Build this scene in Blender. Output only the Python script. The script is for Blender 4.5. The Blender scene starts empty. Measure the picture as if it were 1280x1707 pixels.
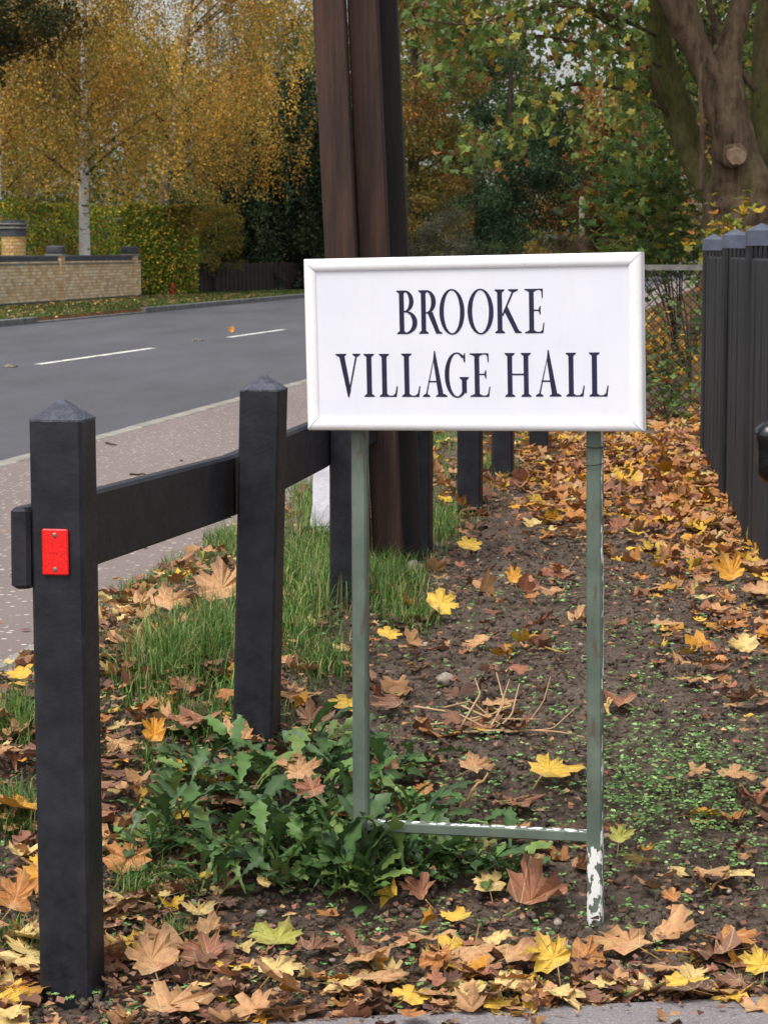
import bpy, bmesh, math, random
import numpy as np
from mathutils import Vector, Matrix

# ------------------------------------------------------------------ camera, world, sun
scene = bpy.context.scene
CZ = 1.4                                   # eye height above the drive
FP = 4000.0                                # focal length in photo pixels (1280 x 1707)
HORIZON = 420.0
PITCH = math.atan((853.5 - HORIZON) / FP)

cam_data = bpy.data.cameras.new('camera')
cam = bpy.data.objects.new('camera', cam_data)
scene.collection.objects.link(cam)
cam.location = (0, 0, CZ)
cam.rotation_euler = (math.pi / 2 - PITCH, 0, 0)
cam_data.sensor_fit = 'VERTICAL'
cam_data.sensor_height = 36.0
cam_data.sensor_width = 36.0
cam_data.lens = FP / 1707.0 * 36.0
cam_data.clip_end = 5000
cam_data.dof.use_dof = True
cam_data.dof.focus_distance = 5.2
cam_data.dof.aperture_fstop = 24
scene.camera = cam

SUN_EL, SUN_AZ = math.radians(60), math.radians(215)      # azimuth clockwise from +Y
world = bpy.data.worlds.new('World')
scene.world = world
world.use_nodes = True
wn = world.node_tree
for n in list(wn.nodes):
    wn.nodes.remove(n)
sky = wn.nodes.new('ShaderNodeTexSky')
sky.sky_type = 'NISHITA'
sky.sun_disc = False
sky.sun_elevation = SUN_EL
sky.sun_rotation = SUN_AZ
sky.air_density = 1.0
sky.dust_density = 4.0
hsv = wn.nodes.new('ShaderNodeHueSaturation')
hsv.inputs['Saturation'].default_value = 0.30              # overcast: nearly colourless sky
bg = wn.nodes.new('ShaderNodeBackground')
bg.inputs['Strength'].default_value = 0.15
wo = wn.nodes.new('ShaderNodeOutputWorld')
wn.links.new(sky.outputs[0], hsv.inputs['Color'])
wn.links.new(hsv.outputs[0], bg.inputs['Color'])
wn.links.new(bg.outputs[0], wo.inputs['Surface'])

sun_data = bpy.data.lights.new('sun', 'SUN')
sun_data.energy = 1.3
sun_data.angle = math.radians(25)
sun_data.color = (1.0, 0.96, 0.90)
sun = bpy.data.objects.new('sun', sun_data)
scene.collection.objects.link(sun)
sdir = Vector((math.sin(SUN_AZ) * math.cos(SUN_EL), math.cos(SUN_AZ) * math.cos(SUN_EL), math.sin(SUN_EL)))
sun.rotation_euler = sdir.to_track_quat('Z', 'Y').to_euler()

scene.view_settings.view_transform = 'Standard'
scene.view_settings.look = 'None'
scene.view_settings.gamma = 1.0
scene.view_settings.use_curve_mapping = False
scene.view_settings.exposure = 0.62
scene.render.engine = 'CYCLES'
scene.cycles.max_bounces = 6
scene.cycles.transparent_max_bounces = 4

random.seed(7)
RNG = np.random.default_rng(7)
COL = scene.collection

# ------------------------------------------------------------------ pixel <-> world
_cp, _sp = math.cos(PITCH), math.sin(PITCH)
def at_y(px, py, Y):
    a = (px - 640) / FP; b = (853.5 - py) / FP
    t = Y / (_cp + b * _sp)
    return Vector((a * t, Y, CZ + (-_sp + b * _cp) * t))
def at_z(px, py, Z):
    a = (px - 640) / FP; b = (853.5 - py) / FP
    t = (Z - CZ) / (-_sp + b * _cp)
    return Vector((a * t, (_cp + b * _sp) * t, Z))
def to_px(x, y, z):
    dz = np.asarray(z) - CZ; y = np.asarray(y); x = np.asarray(x)
    dep = y * _cp - dz * _sp
    up = y * _sp + dz * _cp
    return 640 + FP * x / dep, 853.5 - FP * up / dep
_PY = np.array([0, 4.30, 4.45, 4.9, 5.4, 5.87, 6.5, 7.3, 8.7, 10.1, 13.0, 18.0, 30.0])
_PZ = np.array([0, -0.012, -0.008, 0.028, 0.108, 0.19, 0.275, 0.325, 0.295, 0.300, 0.325, 0.33, 0.33])
def path_edge(y):
    y = np.asarray(y, float)
    return np.where(y < 13, -1.06 + 0.122 * (y - 7.1), -0.3402 + 0.1627 * (y - 13))
def prof(y):
    return np.interp(y, _PY, _PZ)
def H0(x, y):
    """height of the planted bed without clods"""
    h = prof(y)
    e = np.asarray(x) - path_edge(y)
    k = np.clip(e / 0.45, 0, 1); k = k * k * (3 - 2 * k)
    return 0.195 * (1 - k) + h * k
def at_ground(px, py):
    lo, hi = 3.0, 60.0
    for _ in range(40):
        m = 0.5 * (lo + hi)
        p = at_y(px, py, m)
        if p.z > float(H0(p.x, m)): lo = m
        else: hi = m
    p = at_y(px, py, lo)
    return Vector((p.x, lo, float(H0(p.x, lo))))

# ------------------------------------------------------------------ numpy value noise
_perm = RNG.random((64, 64, 64)).astype(np.float32)
def vnoise(x, y, z=0.0):
    x, y, z = np.broadcast_arrays(np.asarray(x, float), np.asarray(y, float), np.asarray(z, float))
    xi = np.floor(x).astype(int); yi = np.floor(y).astype(int); zi = np.floor(z).astype(int)
    fx, fy, fz = x - xi, y - yi, z - zi
    fx = fx * fx * (3 - 2 * fx); fy = fy * fy * (3 - 2 * fy); fz = fz * fz * (3 - 2 * fz)
    r = 0
    for dx in (0, 1):
        for dy in (0, 1):
            for dz in (0, 1):
                w = (fx if dx else 1 - fx) * (fy if dy else 1 - fy) * (fz if dz else 1 - fz)
                r = r + w * _perm[(xi + dx) % 64, (yi + dy) % 64, (zi + dz) % 64]
    return r - 0.5
def fbm(x, y, z=0.0, o=4):
    r = 0; a = 1.0; f = 1.0
    for i in range(o):
        r = r + a * vnoise(np.asarray(x) * f + 17.3 * i, np.asarray(y) * f + 5.1 * i, np.asarray(z) * f + 3.7 * i)
        a *= 0.5; f *= 2.03
    return r

def lin(c):
    return tuple(((v / 255 / 12.92) if v / 255 <= 0.04045 else ((v / 255 + 0.055) / 1.055) ** 2.4) for v in c)

# ------------------------------------------------------------------ object helpers
def tag(o, label=None, cat=None, group=None, kind=None):
    if label: o['label'] = label
    if cat: o['category'] = cat
    if group: o['group'] = group
    if kind: o['kind'] = kind
    return o
def link(o, parent=None):
    COL.objects.link(o)
    if parent is not None: o.parent = parent
    return o
def empty(name, loc=(0, 0, 0)):
    o = bpy.data.objects.new(name, None)
    o.empty_display_size = 0.1
    o.location = loc
    return link(o)
def raw_mesh(name, V, F, material, col=None, smooth=False):
    """V (n,3) array, F either (m,k) array or list of tuples"""
    V = np.asarray(V, dtype=np.float32).reshape(-1, 3)
    me = bpy.data.meshes.new(name)
    if isinstance(F, np.ndarray) and F.ndim == 2:
        m, k = F.shape
        me.vertices.add(len(V)); me.vertices.foreach_set('co', V.ravel())
        me.loops.add(m * k); me.loops.foreach_set('vertex_index', F.astype(np.int32).ravel())
        me.polygons.add(m)
        me.polygons.foreach_set('loop_start', np.arange(0, m * k, k, dtype=np.int32))
        try: me.polygons.foreach_set('loop_total', np.full(m, k, dtype=np.int32))
        except Exception: pass
        me.update(calc_edges=True)
    else:
        me.from_pydata(V.tolist(), [], [tuple(int(i) for i in f) for f in F])
        me.update()
    if col is not None:
        c = np.ones((len(V), 4), dtype=np.float32); c[:, :3] = np.asarray(col, dtype=np.float32).reshape(-1, 3)
        at = me.attributes.new('col', 'FLOAT_COLOR', 'POINT')
        at.data.foreach_set('color', c.ravel())
    if smooth:
        me.polygons.foreach_set('use_smooth', np.ones(len(me.polygons), dtype=bool))
    if material is not None: me.materials.append(material)
    return me
def obj(name, V, F, material, parent=None, col=None, smooth=False, loc=None):
    o = bpy.data.objects.new(name, raw_mesh(name, V, F, material, col, smooth))
    if loc is not None: o.location = loc
    return link(o, parent)

class MB:
    def __init__(s): s.V = []; s.F = []; s.C = []; s.n = 0
    def add(s, V, F, c=None):
        V = np.asarray(V, float).reshape(-1, 3)
        s.V.append(V); s.F.extend([tuple(int(i) + s.n for i in f) for f in F])
        if c is not None: s.C.append(np.tile(np.asarray(c, float), (len(V), 1)))
        s.n += len(V)
        return s
    def box(s, c, size, M=None, col=None, bevel=0.0):
        hx, hy, hz = [v / 2 for v in size]
        if bevel <= 0:
            V = np.array([(x, y, z) for x in (-hx, hx) for y in (-hy, hy) for z in (-hz, hz)])
            F = [(0, 1, 3, 2), (4, 6, 7, 5), (0, 4, 5, 1), (2, 3, 7, 6), (0, 2, 6, 4), (1, 5, 7, 3)]
        else:
            b = bevel
            ring = lambda ix, iy, z: [(ix, -iy + 0, z)]
            V = []; F = []
            def oct_(ax, ay, z):
                bb = b
                return [(ax, -ay + bb, z), (ax, ay - bb, z), (ax - bb, ay, z), (-ax + bb, ay, z), (-ax, ay - bb, z), (-ax, -ay + bb, z), (-ax + bb, -ay, z), (ax - bb, -ay, z)]
            rings = [oct_(hx - b, hy - b, -hz), oct_(hx, hy, -hz + b), oct_(hx, hy, hz - b), oct_(hx - b, hy - b, hz)]
            for r in rings: V += r
            for k in range(3):
                for i in range(8):
                    j = (i + 1) % 8
                    F.append((k * 8 + i, k * 8 + j, k * 8 + 8 + j, k * 8 + 8 + i))
            F.append(tuple(range(7, -1, -1))); F.append(tuple(range(24, 32)))
            V = np.array(V)
        if M is not None: V = V @ np.array(M.to_3x3()).T
        return s.add(V + np.array(c), F, col)
    def tube(s, P, R, n=8, wob=0.0, seed=0, cap=True, col=None, flute=None):
        P = np.asarray(P, float); m = len(P)
        R = np.broadcast_to(np.asarray(R, float), (m,))
        T = np.gradient(P, axis=0); T /= np.linalg.norm(T, axis=1)[:, None] + 1e-9
        a = np.array([0, 1, 0.]) if abs(T[0][1]) < 0.8 else np.array([1., 0, 0])
        V = []
        th = np.arange(n) * 2 * math.pi / n
        for i in range(m):
            u = np.cross(T[i], a); u /= np.linalg.norm(u) + 1e-9
            a = np.cross(u, T[i])
            r = np.full(n, R[i])
            if wob: r = r * (1 + wob * fbm(np.cos(th) * 1.6 + seed, np.sin(th) * 1.6 + 9.2, i * 0.45 + seed, 3))
            V.append(P[i] + np.outer(np.cos(th) * r, u) + np.outer(np.sin(th) * r, a))
        V = np.concatenate(V)
        F = []
        for i in range(m - 1):
            for j in range(n):
                k = (j + 1) % n
                F.append((i * n + j, i * n + k, (i + 1) * n + k, (i + 1) * n + j))
        if cap:
            F.append(tuple(range(n - 1, -1, -1))); F.append(tuple(range((m - 1) * n, m * n)))
        return s.add(V, F, col)
    def build(s, name, material, parent=None, smooth=False, loc=None):
        V = np.concatenate(s.V)
        c = np.concatenate(s.C) if s.C else None
        if loc is not None: V = V - np.array(loc)
        return obj(name, V, s.F, material, parent, c, smooth, loc)

# ------------------------------------------------------------------ materials
class NT:
    def __init__(s, name):
        s.m = bpy.data.materials.new(name); s.m.use_nodes = True
        s.t = s.m.node_tree
        for n in list(s.t.nodes): s.t.nodes.remove(n)
        s.out = s.t.nodes.new('ShaderNodeOutputMaterial')
    def n(s, typ, **kw):
        d = s.t.nodes.new(typ)
        for k, v in kw.items():
            if k in d.inputs.keys(): d.inputs[k].default_value = v
            else: setattr(d, k, v)
        return d
    def l(s, a, b): s.t.links.new(a, b)
    def coord(s, obj_space=False, scale=(1, 1, 1)):
        c = s.n('ShaderNodeTexCoord') if obj_space else s.n('ShaderNodeNewGeometry')
        mp = s.n('ShaderNodeMapping'); mp.inputs['Scale'].default_value = scale
        s.l(c.outputs['Object' if obj_space else 'Position'], mp.inputs['Vector'])
        return mp.outputs[0]
    def noise(s, vec, scale, detail=5, rough=0.6):
        d = s.n('ShaderNodeTexNoise'); d.inputs['Scale'].default_value = scale
        d.inputs['Detail'].default_value = detail; d.inputs['Roughness'].default_value = rough
        s.l(vec, d.inputs['Vector']); return d.outputs['Fac']
    def ramp(s, fac, stops):
        r = s.n('ShaderNodeValToRGB'); e = r.color_ramp.elements
        while len(e) < len(stops): e.new(0.5)
        for i, (p, c) in enumerate(stops):
            e[i].position = p; e[i].color = (c[0], c[1], c[2], 1) if not np.isscalar(c) else (c, c, c, 1)
        s.l(fac, r.inputs[0]); return r.outputs[0]
    def mix(s, fac, a, b, mode='MIX'):
        m = s.n('ShaderNodeMix', data_type='RGBA', blend_type=mode)
        for v, i in ((fac, 0), (a, 6), (b, 7)):
            if hasattr(v, 'is_linked'): s.l(v, m.inputs[i])
            elif np.isscalar(v): m.inputs[i].default_value = v
            else: m.inputs[i].default_value = (v[0], v[1], v[2], 1)
        return m.outputs[2]
    def bump(s, h, strength=0.3, dist=0.01):
        b = s.n('ShaderNodeBump'); b.inputs['Strength'].default_value = strength; b.inputs['Distance'].default_value = dist
        s.l(h, b.inputs['Height']); return b.outputs[0]
    def fin(s, color, rough=0.7, spec=0.3, metal=0.0, normal=None, translucent=0.0):
        p = s.n('ShaderNodeBsdfPrincipled')
        for v, k in ((color, 'Base Color'), (rough, 'Roughness'), (metal, 'Metallic'), (spec, 'Specular IOR Level')):
            if hasattr(v, 'is_linked'): s.l(v, p.inputs[k])
            elif np.isscalar(v): p.inputs[k].default_value = v
            else: p.inputs[k].default_value = (v[0], v[1], v[2], 1)
        if normal is not None: s.l(normal, p.inputs['Normal'])
        o = p.outputs[0]
        if translucent:
            t = s.n('ShaderNodeBsdfTranslucent')
            if hasattr(color, 'is_linked'): s.l(color, t.inputs[0])
            else: t.inputs[0].default_value = (color[0], color[1], color[2], 1)
            mx = s.n('ShaderNodeMixShader'); mx.inputs[0].default_value = translucent
            s.l(o, mx.inputs[1]); s.l(t.outputs[0], mx.inputs[2]); o = mx.outputs[0]
        s.l(o, s.out.inputs['Surface'])
        return s.m

def simple(name, c1, c2, scale=8, rough=0.7, spec=0.3, bump=0.0, bscale=None, stretch=(1, 1, 1), obj_space=False, metal=0, lo=0.35, hi=0.65):
    t = NT(name); v = t.coord(obj_space, stretch)
    f = t.noise(v, scale)
    c = t.ramp(f, [(lo, c1), (hi, c2)])
    nm = t.bump(t.noise(v, bscale or scale * 3), bump, 0.01) if bump else None
    return t.fin(c, rough, spec, metal, nm)

def leaf_material(name, transl=0.3, spots=0.0, rough=0.6, spec=0.25):
    t = NT(name)
    a = t.n('ShaderNodeAttribute', attribute_name='col')
    c = a.outputs['Color']
    if spots:
        v = t.coord()
        f = t.noise(v, 70, 4)
        dark = t.mix(0.55, c, (0.06, 0.03, 0.012))
        k = t.ramp(f, [(0.48, 0.0), (0.68, spots)])
        c = t.mix(k, c, dark)
    return t.fin(c, rough, spec, 0, None, transl)

M = {}
def fallen_mat():
    t = NT('fallen leaf')
    c = t.n('ShaderNodeAttribute', attribute_name='col').outputs['Color']
    v = t.coord()
    k = t.ramp(t.noise(v, 85, 5), [(0.46, 0.0), (0.70, 0.75)])
    c = t.mix(k, c, t.mix(0.6, c, (0.07, 0.035, 0.018)))
    lu = t.n('ShaderNodeAttribute', attribute_name='luv').outputs['Vector']
    sp_ = t.n('ShaderNodeSeparateXYZ'); t.l(lu, sp_.inputs[0])
    def mth(op, a, b=None):
        m = t.n('ShaderNodeMath', operation=op)
        for i, q in enumerate((a, b)):
            if q is None: continue
            if hasattr(q, 'is_linked'): t.l(q, m.inputs[i])
            else: m.inputs[i].default_value = q
        return m.outputs[0]
    yb = mth('ADD', sp_.outputs[1], 0.24)
    an = mth('ARCTAN2', sp_.outputs[0], yb)                       # 0 along the midrib
    fr = mth('PINGPONG', mth('ADD', an, 0.0), 0.33)               # veins every 0.66 rad
    rr = mth('SQRT', mth('ADD', mth('MULTIPLY', sp_.outputs[0], sp_.outputs[0]), mth('MULTIPLY', yb, yb)))
    dist = mth('MULTIPLY', fr, rr)
    vein = mth('MULTIPLY', t.ramp(dist, [(0.006, 1.0), (0.016, 0.0)]), sp_.outputs[2])
    c = t.mix(mth('MULTIPLY', vein, 0.40), c, t.mix(0.7, c, (0.75, 0.60, 0.33)))
    side = mth('PINGPONG', mth('ADD', mth('MULTIPLY', rr, 9.0), mth('MULTIPLY', fr, 9.0)), 0.5)
    lat = mth('MULTIPLY', t.ramp(side, [(0.03, 1.0), (0.12, 0.0)]), sp_.outputs[2])
    c = t.mix(mth('MULTIPLY', lat, 0.18), c, t.mix(0.6, c, (0.7, 0.55, 0.3)))
    e = mth('MULTIPLY', t.ramp(mth('ADD', rr, mth('MULTIPLY', t.noise(v, 40, 4), 0.5)), [(0.72, 0.0), (0.95, 0.6)]), sp_.outputs[2])
    c = t.mix(e, c, t.mix(0.65, c, (0.12, 0.055, 0.025)))
    h = t.mix(0.5, t.noise(v, 90, 6), vein)
    return t.fin(c, 0.55, 0.3, 0, t.bump(h, 0.55, 0.004), 0.12)
M['fallen'] = fallen_mat()
M['foliage'] = leaf_material('tree foliage', 0.35)
M['near_foliage'] = leaf_material('near foliage', 0.3, 0.4, 0.5, 0.3)
M['plant_leaf'] = leaf_material('glossy plant leaf', 0.15, 0.3, 0.42, 0.35)
M['grass'] = leaf_material('grass blade', 0.25, 0, 0.5, 0.3)
M['twig'] = leaf_material('dry twig', 0.0, 0, 0.8, 0.2)
M['bark'] = simple('brown bark', lin((52, 44, 36)), lin((88, 76, 62)), 9, 0.9, 0.15, 0.6, 25, (1, 1, 0.35))

def soil_mat():
    t = NT('dark garden soil'); v = t.coord()
    f = t.noise(v, 9, 8, 0.65); g = t.noise(v, 60, 6, 0.7)
    c = t.ramp(f, [(0.3, lin((68, 58, 51))), (0.5, lin((99, 86, 75))), (0.7, lin((128, 113, 99)))])
    c = t.mix(0.5, c, t.ramp(g, [(0.35, lin((58, 49, 43))), (0.65, lin((144, 128, 114)))]))
    h = t.mix(0.5, t.noise(v, 45, 8, 0.7), t.noise(v, 160, 5, 0.7))
    return t.fin(c, 0.95, 0.15, 0, t.bump(h, 1.0, 0.02))
M['soil'] = soil_mat()

def asphalt(name, base, light, speck, scale, dens, bump=0.5):
    t = NT(name); v = t.coord()
    big = t.noise(t.coord(False, (1.0, 0.22, 1)), 1.1, 7, 0.6)
    c = t.ramp(big, [(0.3, base), (0.7, light)])
    fine = t.noise(v, 220, 3)
    c = t.mix(0.35, c, t.ramp(fine, [(0.35, tuple(x * 0.45 for x in base)), (0.65, tuple(min(1, x * 1.7) for x in light))]))
    vo = t.n('ShaderNodeTexVoronoi'); vo.inputs['Scale'].default_value = scale; t.l(v, vo.inputs['Vector'])
    sep = t.n('ShaderNodeSeparateColor'); t.l(vo.outputs['Color'], sep.inputs[0])
    pick = t.ramp(sep.outputs[0], [(1 - dens - 0.01, 0.0), (1 - dens, 1.0)])
    near = t.ramp(vo.outputs['Distance'], [(0.28, 1.0), (0.42, 0.0)])
    k = t.mix(1.0, pick, near, 'MULTIPLY')
    c = t.mix(k, c, t.mix(sep.outputs[1], speck, tuple(x * 0.6 for x in speck)))
    return t.fin(c, 0.85, 0.3, 0, t.bump(t.noise(v, 150, 4), bump, 0.006))
M['road'] = asphalt('road asphalt', lin((62, 62, 66)), lin((88, 88, 93)), lin((112, 111, 115)), 45, 0.12, 0.3)
M['path'] = asphalt('worn footpath tarmac', lin((110, 98, 95)), lin((128, 115, 110)), lin((205, 190, 178)), 38, 0.20)
M['drive'] = asphalt('drive tarmac', lin((108, 102, 104)), lin((132, 126, 126)), lin((165, 158, 152)), 120, 0.25)
M['kerb'] = simple('concrete kerb', lin((125, 122, 114)), lin((158, 153, 142)), 6, 0.9, 0.2, 0.4, 90)
M['kerb_dark'] = simple('weathered kerb', lin((92, 93, 94)), lin((122, 121, 118)), 5, 0.9, 0.2, 0.4, 60)
M['paint'] = simple('worn road paint', lin((120, 119, 118)), lin((222, 220, 211)), 9, 0.8, 0.3, lo=0.36, hi=0.46)
def verge_mat():
    t = NT('mown verge grass'); v = t.coord()
    f = t.noise(v, 1.4, 6); g = t.noise(v, 40, 5, 0.7)
    c = t.ramp(g, [(0.3, lin((38, 52, 20))), (0.55, lin((74, 92, 38))), (0.75, lin((104, 112, 54)))])
    c = t.mix(t.ramp(f, [(0.45, 0.0), (0.75, 0.55)]), c, lin((112, 92, 52)))
    return t.fin(c, 0.95, 0.1, 0, t.bump(g, 0.8, 0.05))
M['verge'] = verge_mat()
M['woodfloor'] = simple('leafy woodland floor', lin((58, 46, 30)), lin((110, 78, 40)), 3, 0.95, 0.1, 0.8, 14)

def post_mat():
    t = NT('black recycled plastic'); v = t.coord(True)
    f = t.noise(v, 14, 5); g = t.noise(v, 55, 4)
    c = t.ramp(f, [(0.35, lin((18, 19, 24))), (0.68, lin((37, 38, 45)))])
    sc = t.noise(t.coord(True, (60, 60, 14)), 1.0, 2)
    c = t.mix(t.ramp(sc, [(0.77, 0.0), (0.80, 0.55)]), c, lin((120, 120, 128)))
    h = t.mix(0.45, f, g)
    return t.fin(c, t.ramp(g, [(0.3, 0.42), (0.7, 0.62)]), 0.35, 0, t.bump(h, 0.28, 0.008))
M['plastic'] = post_mat()
M['plastic_top'] = simple('scuffed plastic post cap', lin((62, 64, 74)), lin((92, 94, 106)), 40, 0.75, 0.3, 0.9, 110, obj_space=True)

def timber_mat(name, dark, mid, lightc, st):
    t = NT(name); v = t.coord(True, (1, 1, st))
    f = t.noise(v, 16, 6, 0.62); g = t.noise(t.coord(True, (1, 1, 0.03)), 150, 8, 0.75)
    c = t.ramp(f, [(0.43, dark), (0.53, mid), (0.66, lightc)])
    c = t.mix(0.5, c, t.ramp(g, [(0.3, dark), (0.7, lightc)]))
    return t.fin(c, 0.7, 0.3, 0, t.bump(g, 0.5, 0.006))
M['timber'] = timber_mat('stained brown timber', lin((22, 21, 23)), lin((48, 34, 28)), lin((84, 57, 45)), 0.09)
M['timber_dark'] = timber_mat('creosoted dark timber', lin((18, 17, 19)), lin((30, 26, 27)), lin((48, 36, 33)), 0.10)
M['timber_low'] = timber_mat('dark brown fence timber', lin((22, 17, 15)), lin((40, 30, 26)), lin((60, 45, 38)), 0.15)

def alum():
    t = NT('white satin sign frame'); v = t.coord(True)
    f = t.noise(v, 18, 6)
    c = t.ramp(f, [(0.3, lin((226, 225, 226))), (0.75, lin((238, 238, 240)))])
    d = t.noise(v, 90, 4)
    c = t.mix(t.ramp(d, [(0.66, 0.0), (0.8, 0.5)]), c, lin((150, 142, 135)))
    return t.fin(c, 0.55, 0.35, 0.0)
M['frame'] = alum()
def panel():
    t = NT('white enamel sign panel'); v = t.coord(True)
    f = t.noise(v, 6, 5)
    c = t.ramp(f, [(0.3, lin((213, 214, 222))), (0.7, lin((220, 220, 228)))])
    d = t.noise(v, 120, 2)
    c = t.mix(t.ramp(d, [(0.76, 0.0), (0.8, 0.5)]), c, lin((140, 132, 128)))
    st_ = t.noise(t.coord(True, (1, 1, .12)), 55, 5)
    c = t.mix(t.ramp(st_, [(0.55, 0.0), (0.9, 0.16)]), c, lin((190, 184, 178)))
    return t.fin(c, 0.45, 0.4)
M['panel'] = panel()
M['letter'] = simple('navy black lettering', lin((22, 20, 50)), lin((30, 28, 62)), 40, 0.5, 0.4)
M['backing'] = simple('grey sign back', lin((120, 122, 125)), lin((150, 150, 152)), 10, 0.5, 0.4)

def legmat():
    t = NT('flaking green paint on steel'); v = t.coord(True)
    f = t.noise(v, 10, 5)
    c = t.ramp(f, [(0.3, lin((74, 87, 77))), (0.7, lin((100, 113, 100)))])
    r = t.noise(t.coord(True, (1, 1, 0.3)), 38, 5, 0.65)
    c = t.mix(t.ramp(r, [(0.56, 0.0), (0.66, 0.85)]), c, lin((84, 68, 58)))
    sp = t.n('ShaderNodeSeparateXYZ'); t.l(t.coord(True), sp.inputs[0])
    # undercoat shows where the paint has flaked off: foot of the leg, and along the arris
    a = t.n('ShaderNodeAttribute', attribute_name='col')
    fl = t.noise(t.coord(True, (1, 1, 0.45)), 60, 4, 0.6)
    sm = t.n('ShaderNodeMath', operation='ADD'); t.l(fl, sm.inputs[0])
    sc_ = t.n('ShaderNodeMath', operation='MULTIPLY'); t.l(a.outputs['Fac'], sc_.inputs[0]); sc_.inputs[1].default_value = 0.5
    t.l(sc_.outputs[0], sm.inputs[1])
    k = t.ramp(sm.outputs[0], [(0.80, 0.0), (0.82, 1.0)])
    c = t.mix(k, c, lin((224, 224, 220)))
    return t.fin(c, 0.55, 0.4, 0, t.bump(k, 0.4, 0.002))
M['leg'] = legmat()

def reflector():
    t = NT('red prismatic reflector'); v = t.coord(True)
    vo = t.n('ShaderNodeTexVoronoi'); vo.inputs['Scale'].default_value = 420; t.l(v, vo.inputs['Vector'])
    c = t.ramp(vo.outputs['Distance'], [(0.1, lin((255, 40, 30))), (0.6, lin((215, 8, 10)))])
    return t.fin(c, 0.25, 0.6, 0, t.bump(vo.outputs['Distance'], 0.3, 0.001))
M['reflector'] = reflector()
M['steel'] = simple('screw steel', lin((110, 106, 96)), lin((150, 144, 130)), 200, 0.4, 0.5, metal=0.7)

def brickmat():
    t = NT('buff facing brick')
    a = t.n('ShaderNodeAttribute', attribute_name='col')
    f = t.noise(t.coord(), 14, 5)
    c = t.mix(t.ramp(f, [(0.4, 0.0), (0.7, 0.25)]), a.outputs['Color'], lin((160, 134, 98)))
    return t.fin(c, 0.9, 0.15)
M['brick'] = brickmat()
M['mortar'] = simple('dark mortar', lin((150, 132, 112)), lin((174, 156, 134)), 20, 0.95, 0.1)
M['bluebrick'] = simple('blue black engineering brick', lin((58, 60, 66)), lin((84, 86, 92)), 9, 0.75, 0.3)
M['copband'] = simple('grey coping band', lin((120, 118, 114)), lin((146, 143, 136)), 12, 0.9, 0.2)

def birchmat():
    t = NT('white birch bark'); v = t.coord(False, (1, 1, 3.2))
    f = t.noise(v, 3.2, 6, 0.65); g = t.noise(v, 9, 4)
    c = t.ramp(g, [(0.3, lin((196, 194, 190))), (0.7, lin((226, 224, 220)))])
    c = t.mix(t.ramp(f, [(0.56, 0.0), (0.62, 0.9)]), c, lin((52, 46, 42)))
    return t.fin(c, 0.8, 0.2)
M['birch'] = birchmat()
M['birch_old'] = simple('grey birch bark', lin((98, 92, 82)), lin((160, 154, 144)), 4, 0.85, 0.2, 0.5, 14)
def sycmat():
    t = NT('sycamore bark with moss'); v = t.coord(False, (1, 1, 0.28))
    f = t.noise(v, 11, 9, 0.7); g = t.noise(t.coord(), 2.2, 4); h = t.noise(v, 48, 6)
    c = t.ramp(f, [(0.34, lin((48, 40, 33))), (0.48, lin((96, 80, 64))), (0.75, lin((136, 117, 95)))])
    at = t.n('ShaderNodeAttribute', attribute_name='col')
    sm = t.n('ShaderNodeMath', operation='ADD'); t.l(g, sm.inputs[0]); t.l(at.outputs['Fac'], sm.inputs[1])
    k = t.ramp(sm.outputs[0], [(0.58, 0.0), (0.95, 0.8)])
    c = t.mix(k, c, t.ramp(h, [(0.3, lin((60, 70, 32))), (0.7, lin((108, 116, 58)))]))
    return t.fin(c, 0.9, 0.15, 0, t.bump(t.mix(0.4, f, h), 1.0, 0.06))
M['sycamore'] = sycmat()
M['cutwood'] = simple('weathered cut wood', lin((110, 92, 72)), lin((150, 132, 108)), 12, 0.85, 0.2, 0.5, 40)
M['fluted'] = simple('black painted fluted timber', lin((24, 25, 29)), lin((50, 50, 52)), 22, 0.7, 0.3, 0.4, 90, (1, 1, 0.06))
M['flutecap'] = simple('blue grey post cap', lin((66, 72, 88)), lin((92, 98, 114)), 14, 0.6, 0.35, 0.2, 50)
M['galv'] = simple('dull galvanised steel', lin((92, 90, 86)), lin((126, 124, 118)), 14, 0.6, 0.4)
M['wire'] = simple('dark fence wire', lin((38, 36, 34)), lin((60, 58, 54)), 30, 0.6, 0.3)
M['whitepaint'] = simple('dirty white paint', lin((196, 194, 202)), lin((226, 224, 234)), 9, 0.7, 0.3, 0.4, 30, lo=0.3, hi=0.55)
M['blackbag'] = simple('glossy black plastic', lin((10, 10, 11)), lin((18, 18, 20)), 9, 0.25, 0.5, 0.6, 12)
M['red'] = simple('red marker paint', lin((150, 22, 24)), lin((180, 36, 34)), 20, 0.6, 0.3)
M['stone'] = simple('pale flint stone', lin((120, 108, 98)), lin((176, 164, 150)), 30, 0.8, 0.3)
M['pole'] = simple('grey weathered pole', lin((104, 98, 86)), lin((140, 132, 116)), 6, 0.9, 0.15)
M['stud'] = simple('road stud casing', lin((60, 54, 48)), lin((150, 140, 128)), 40, 0.7, 0.3)

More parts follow.
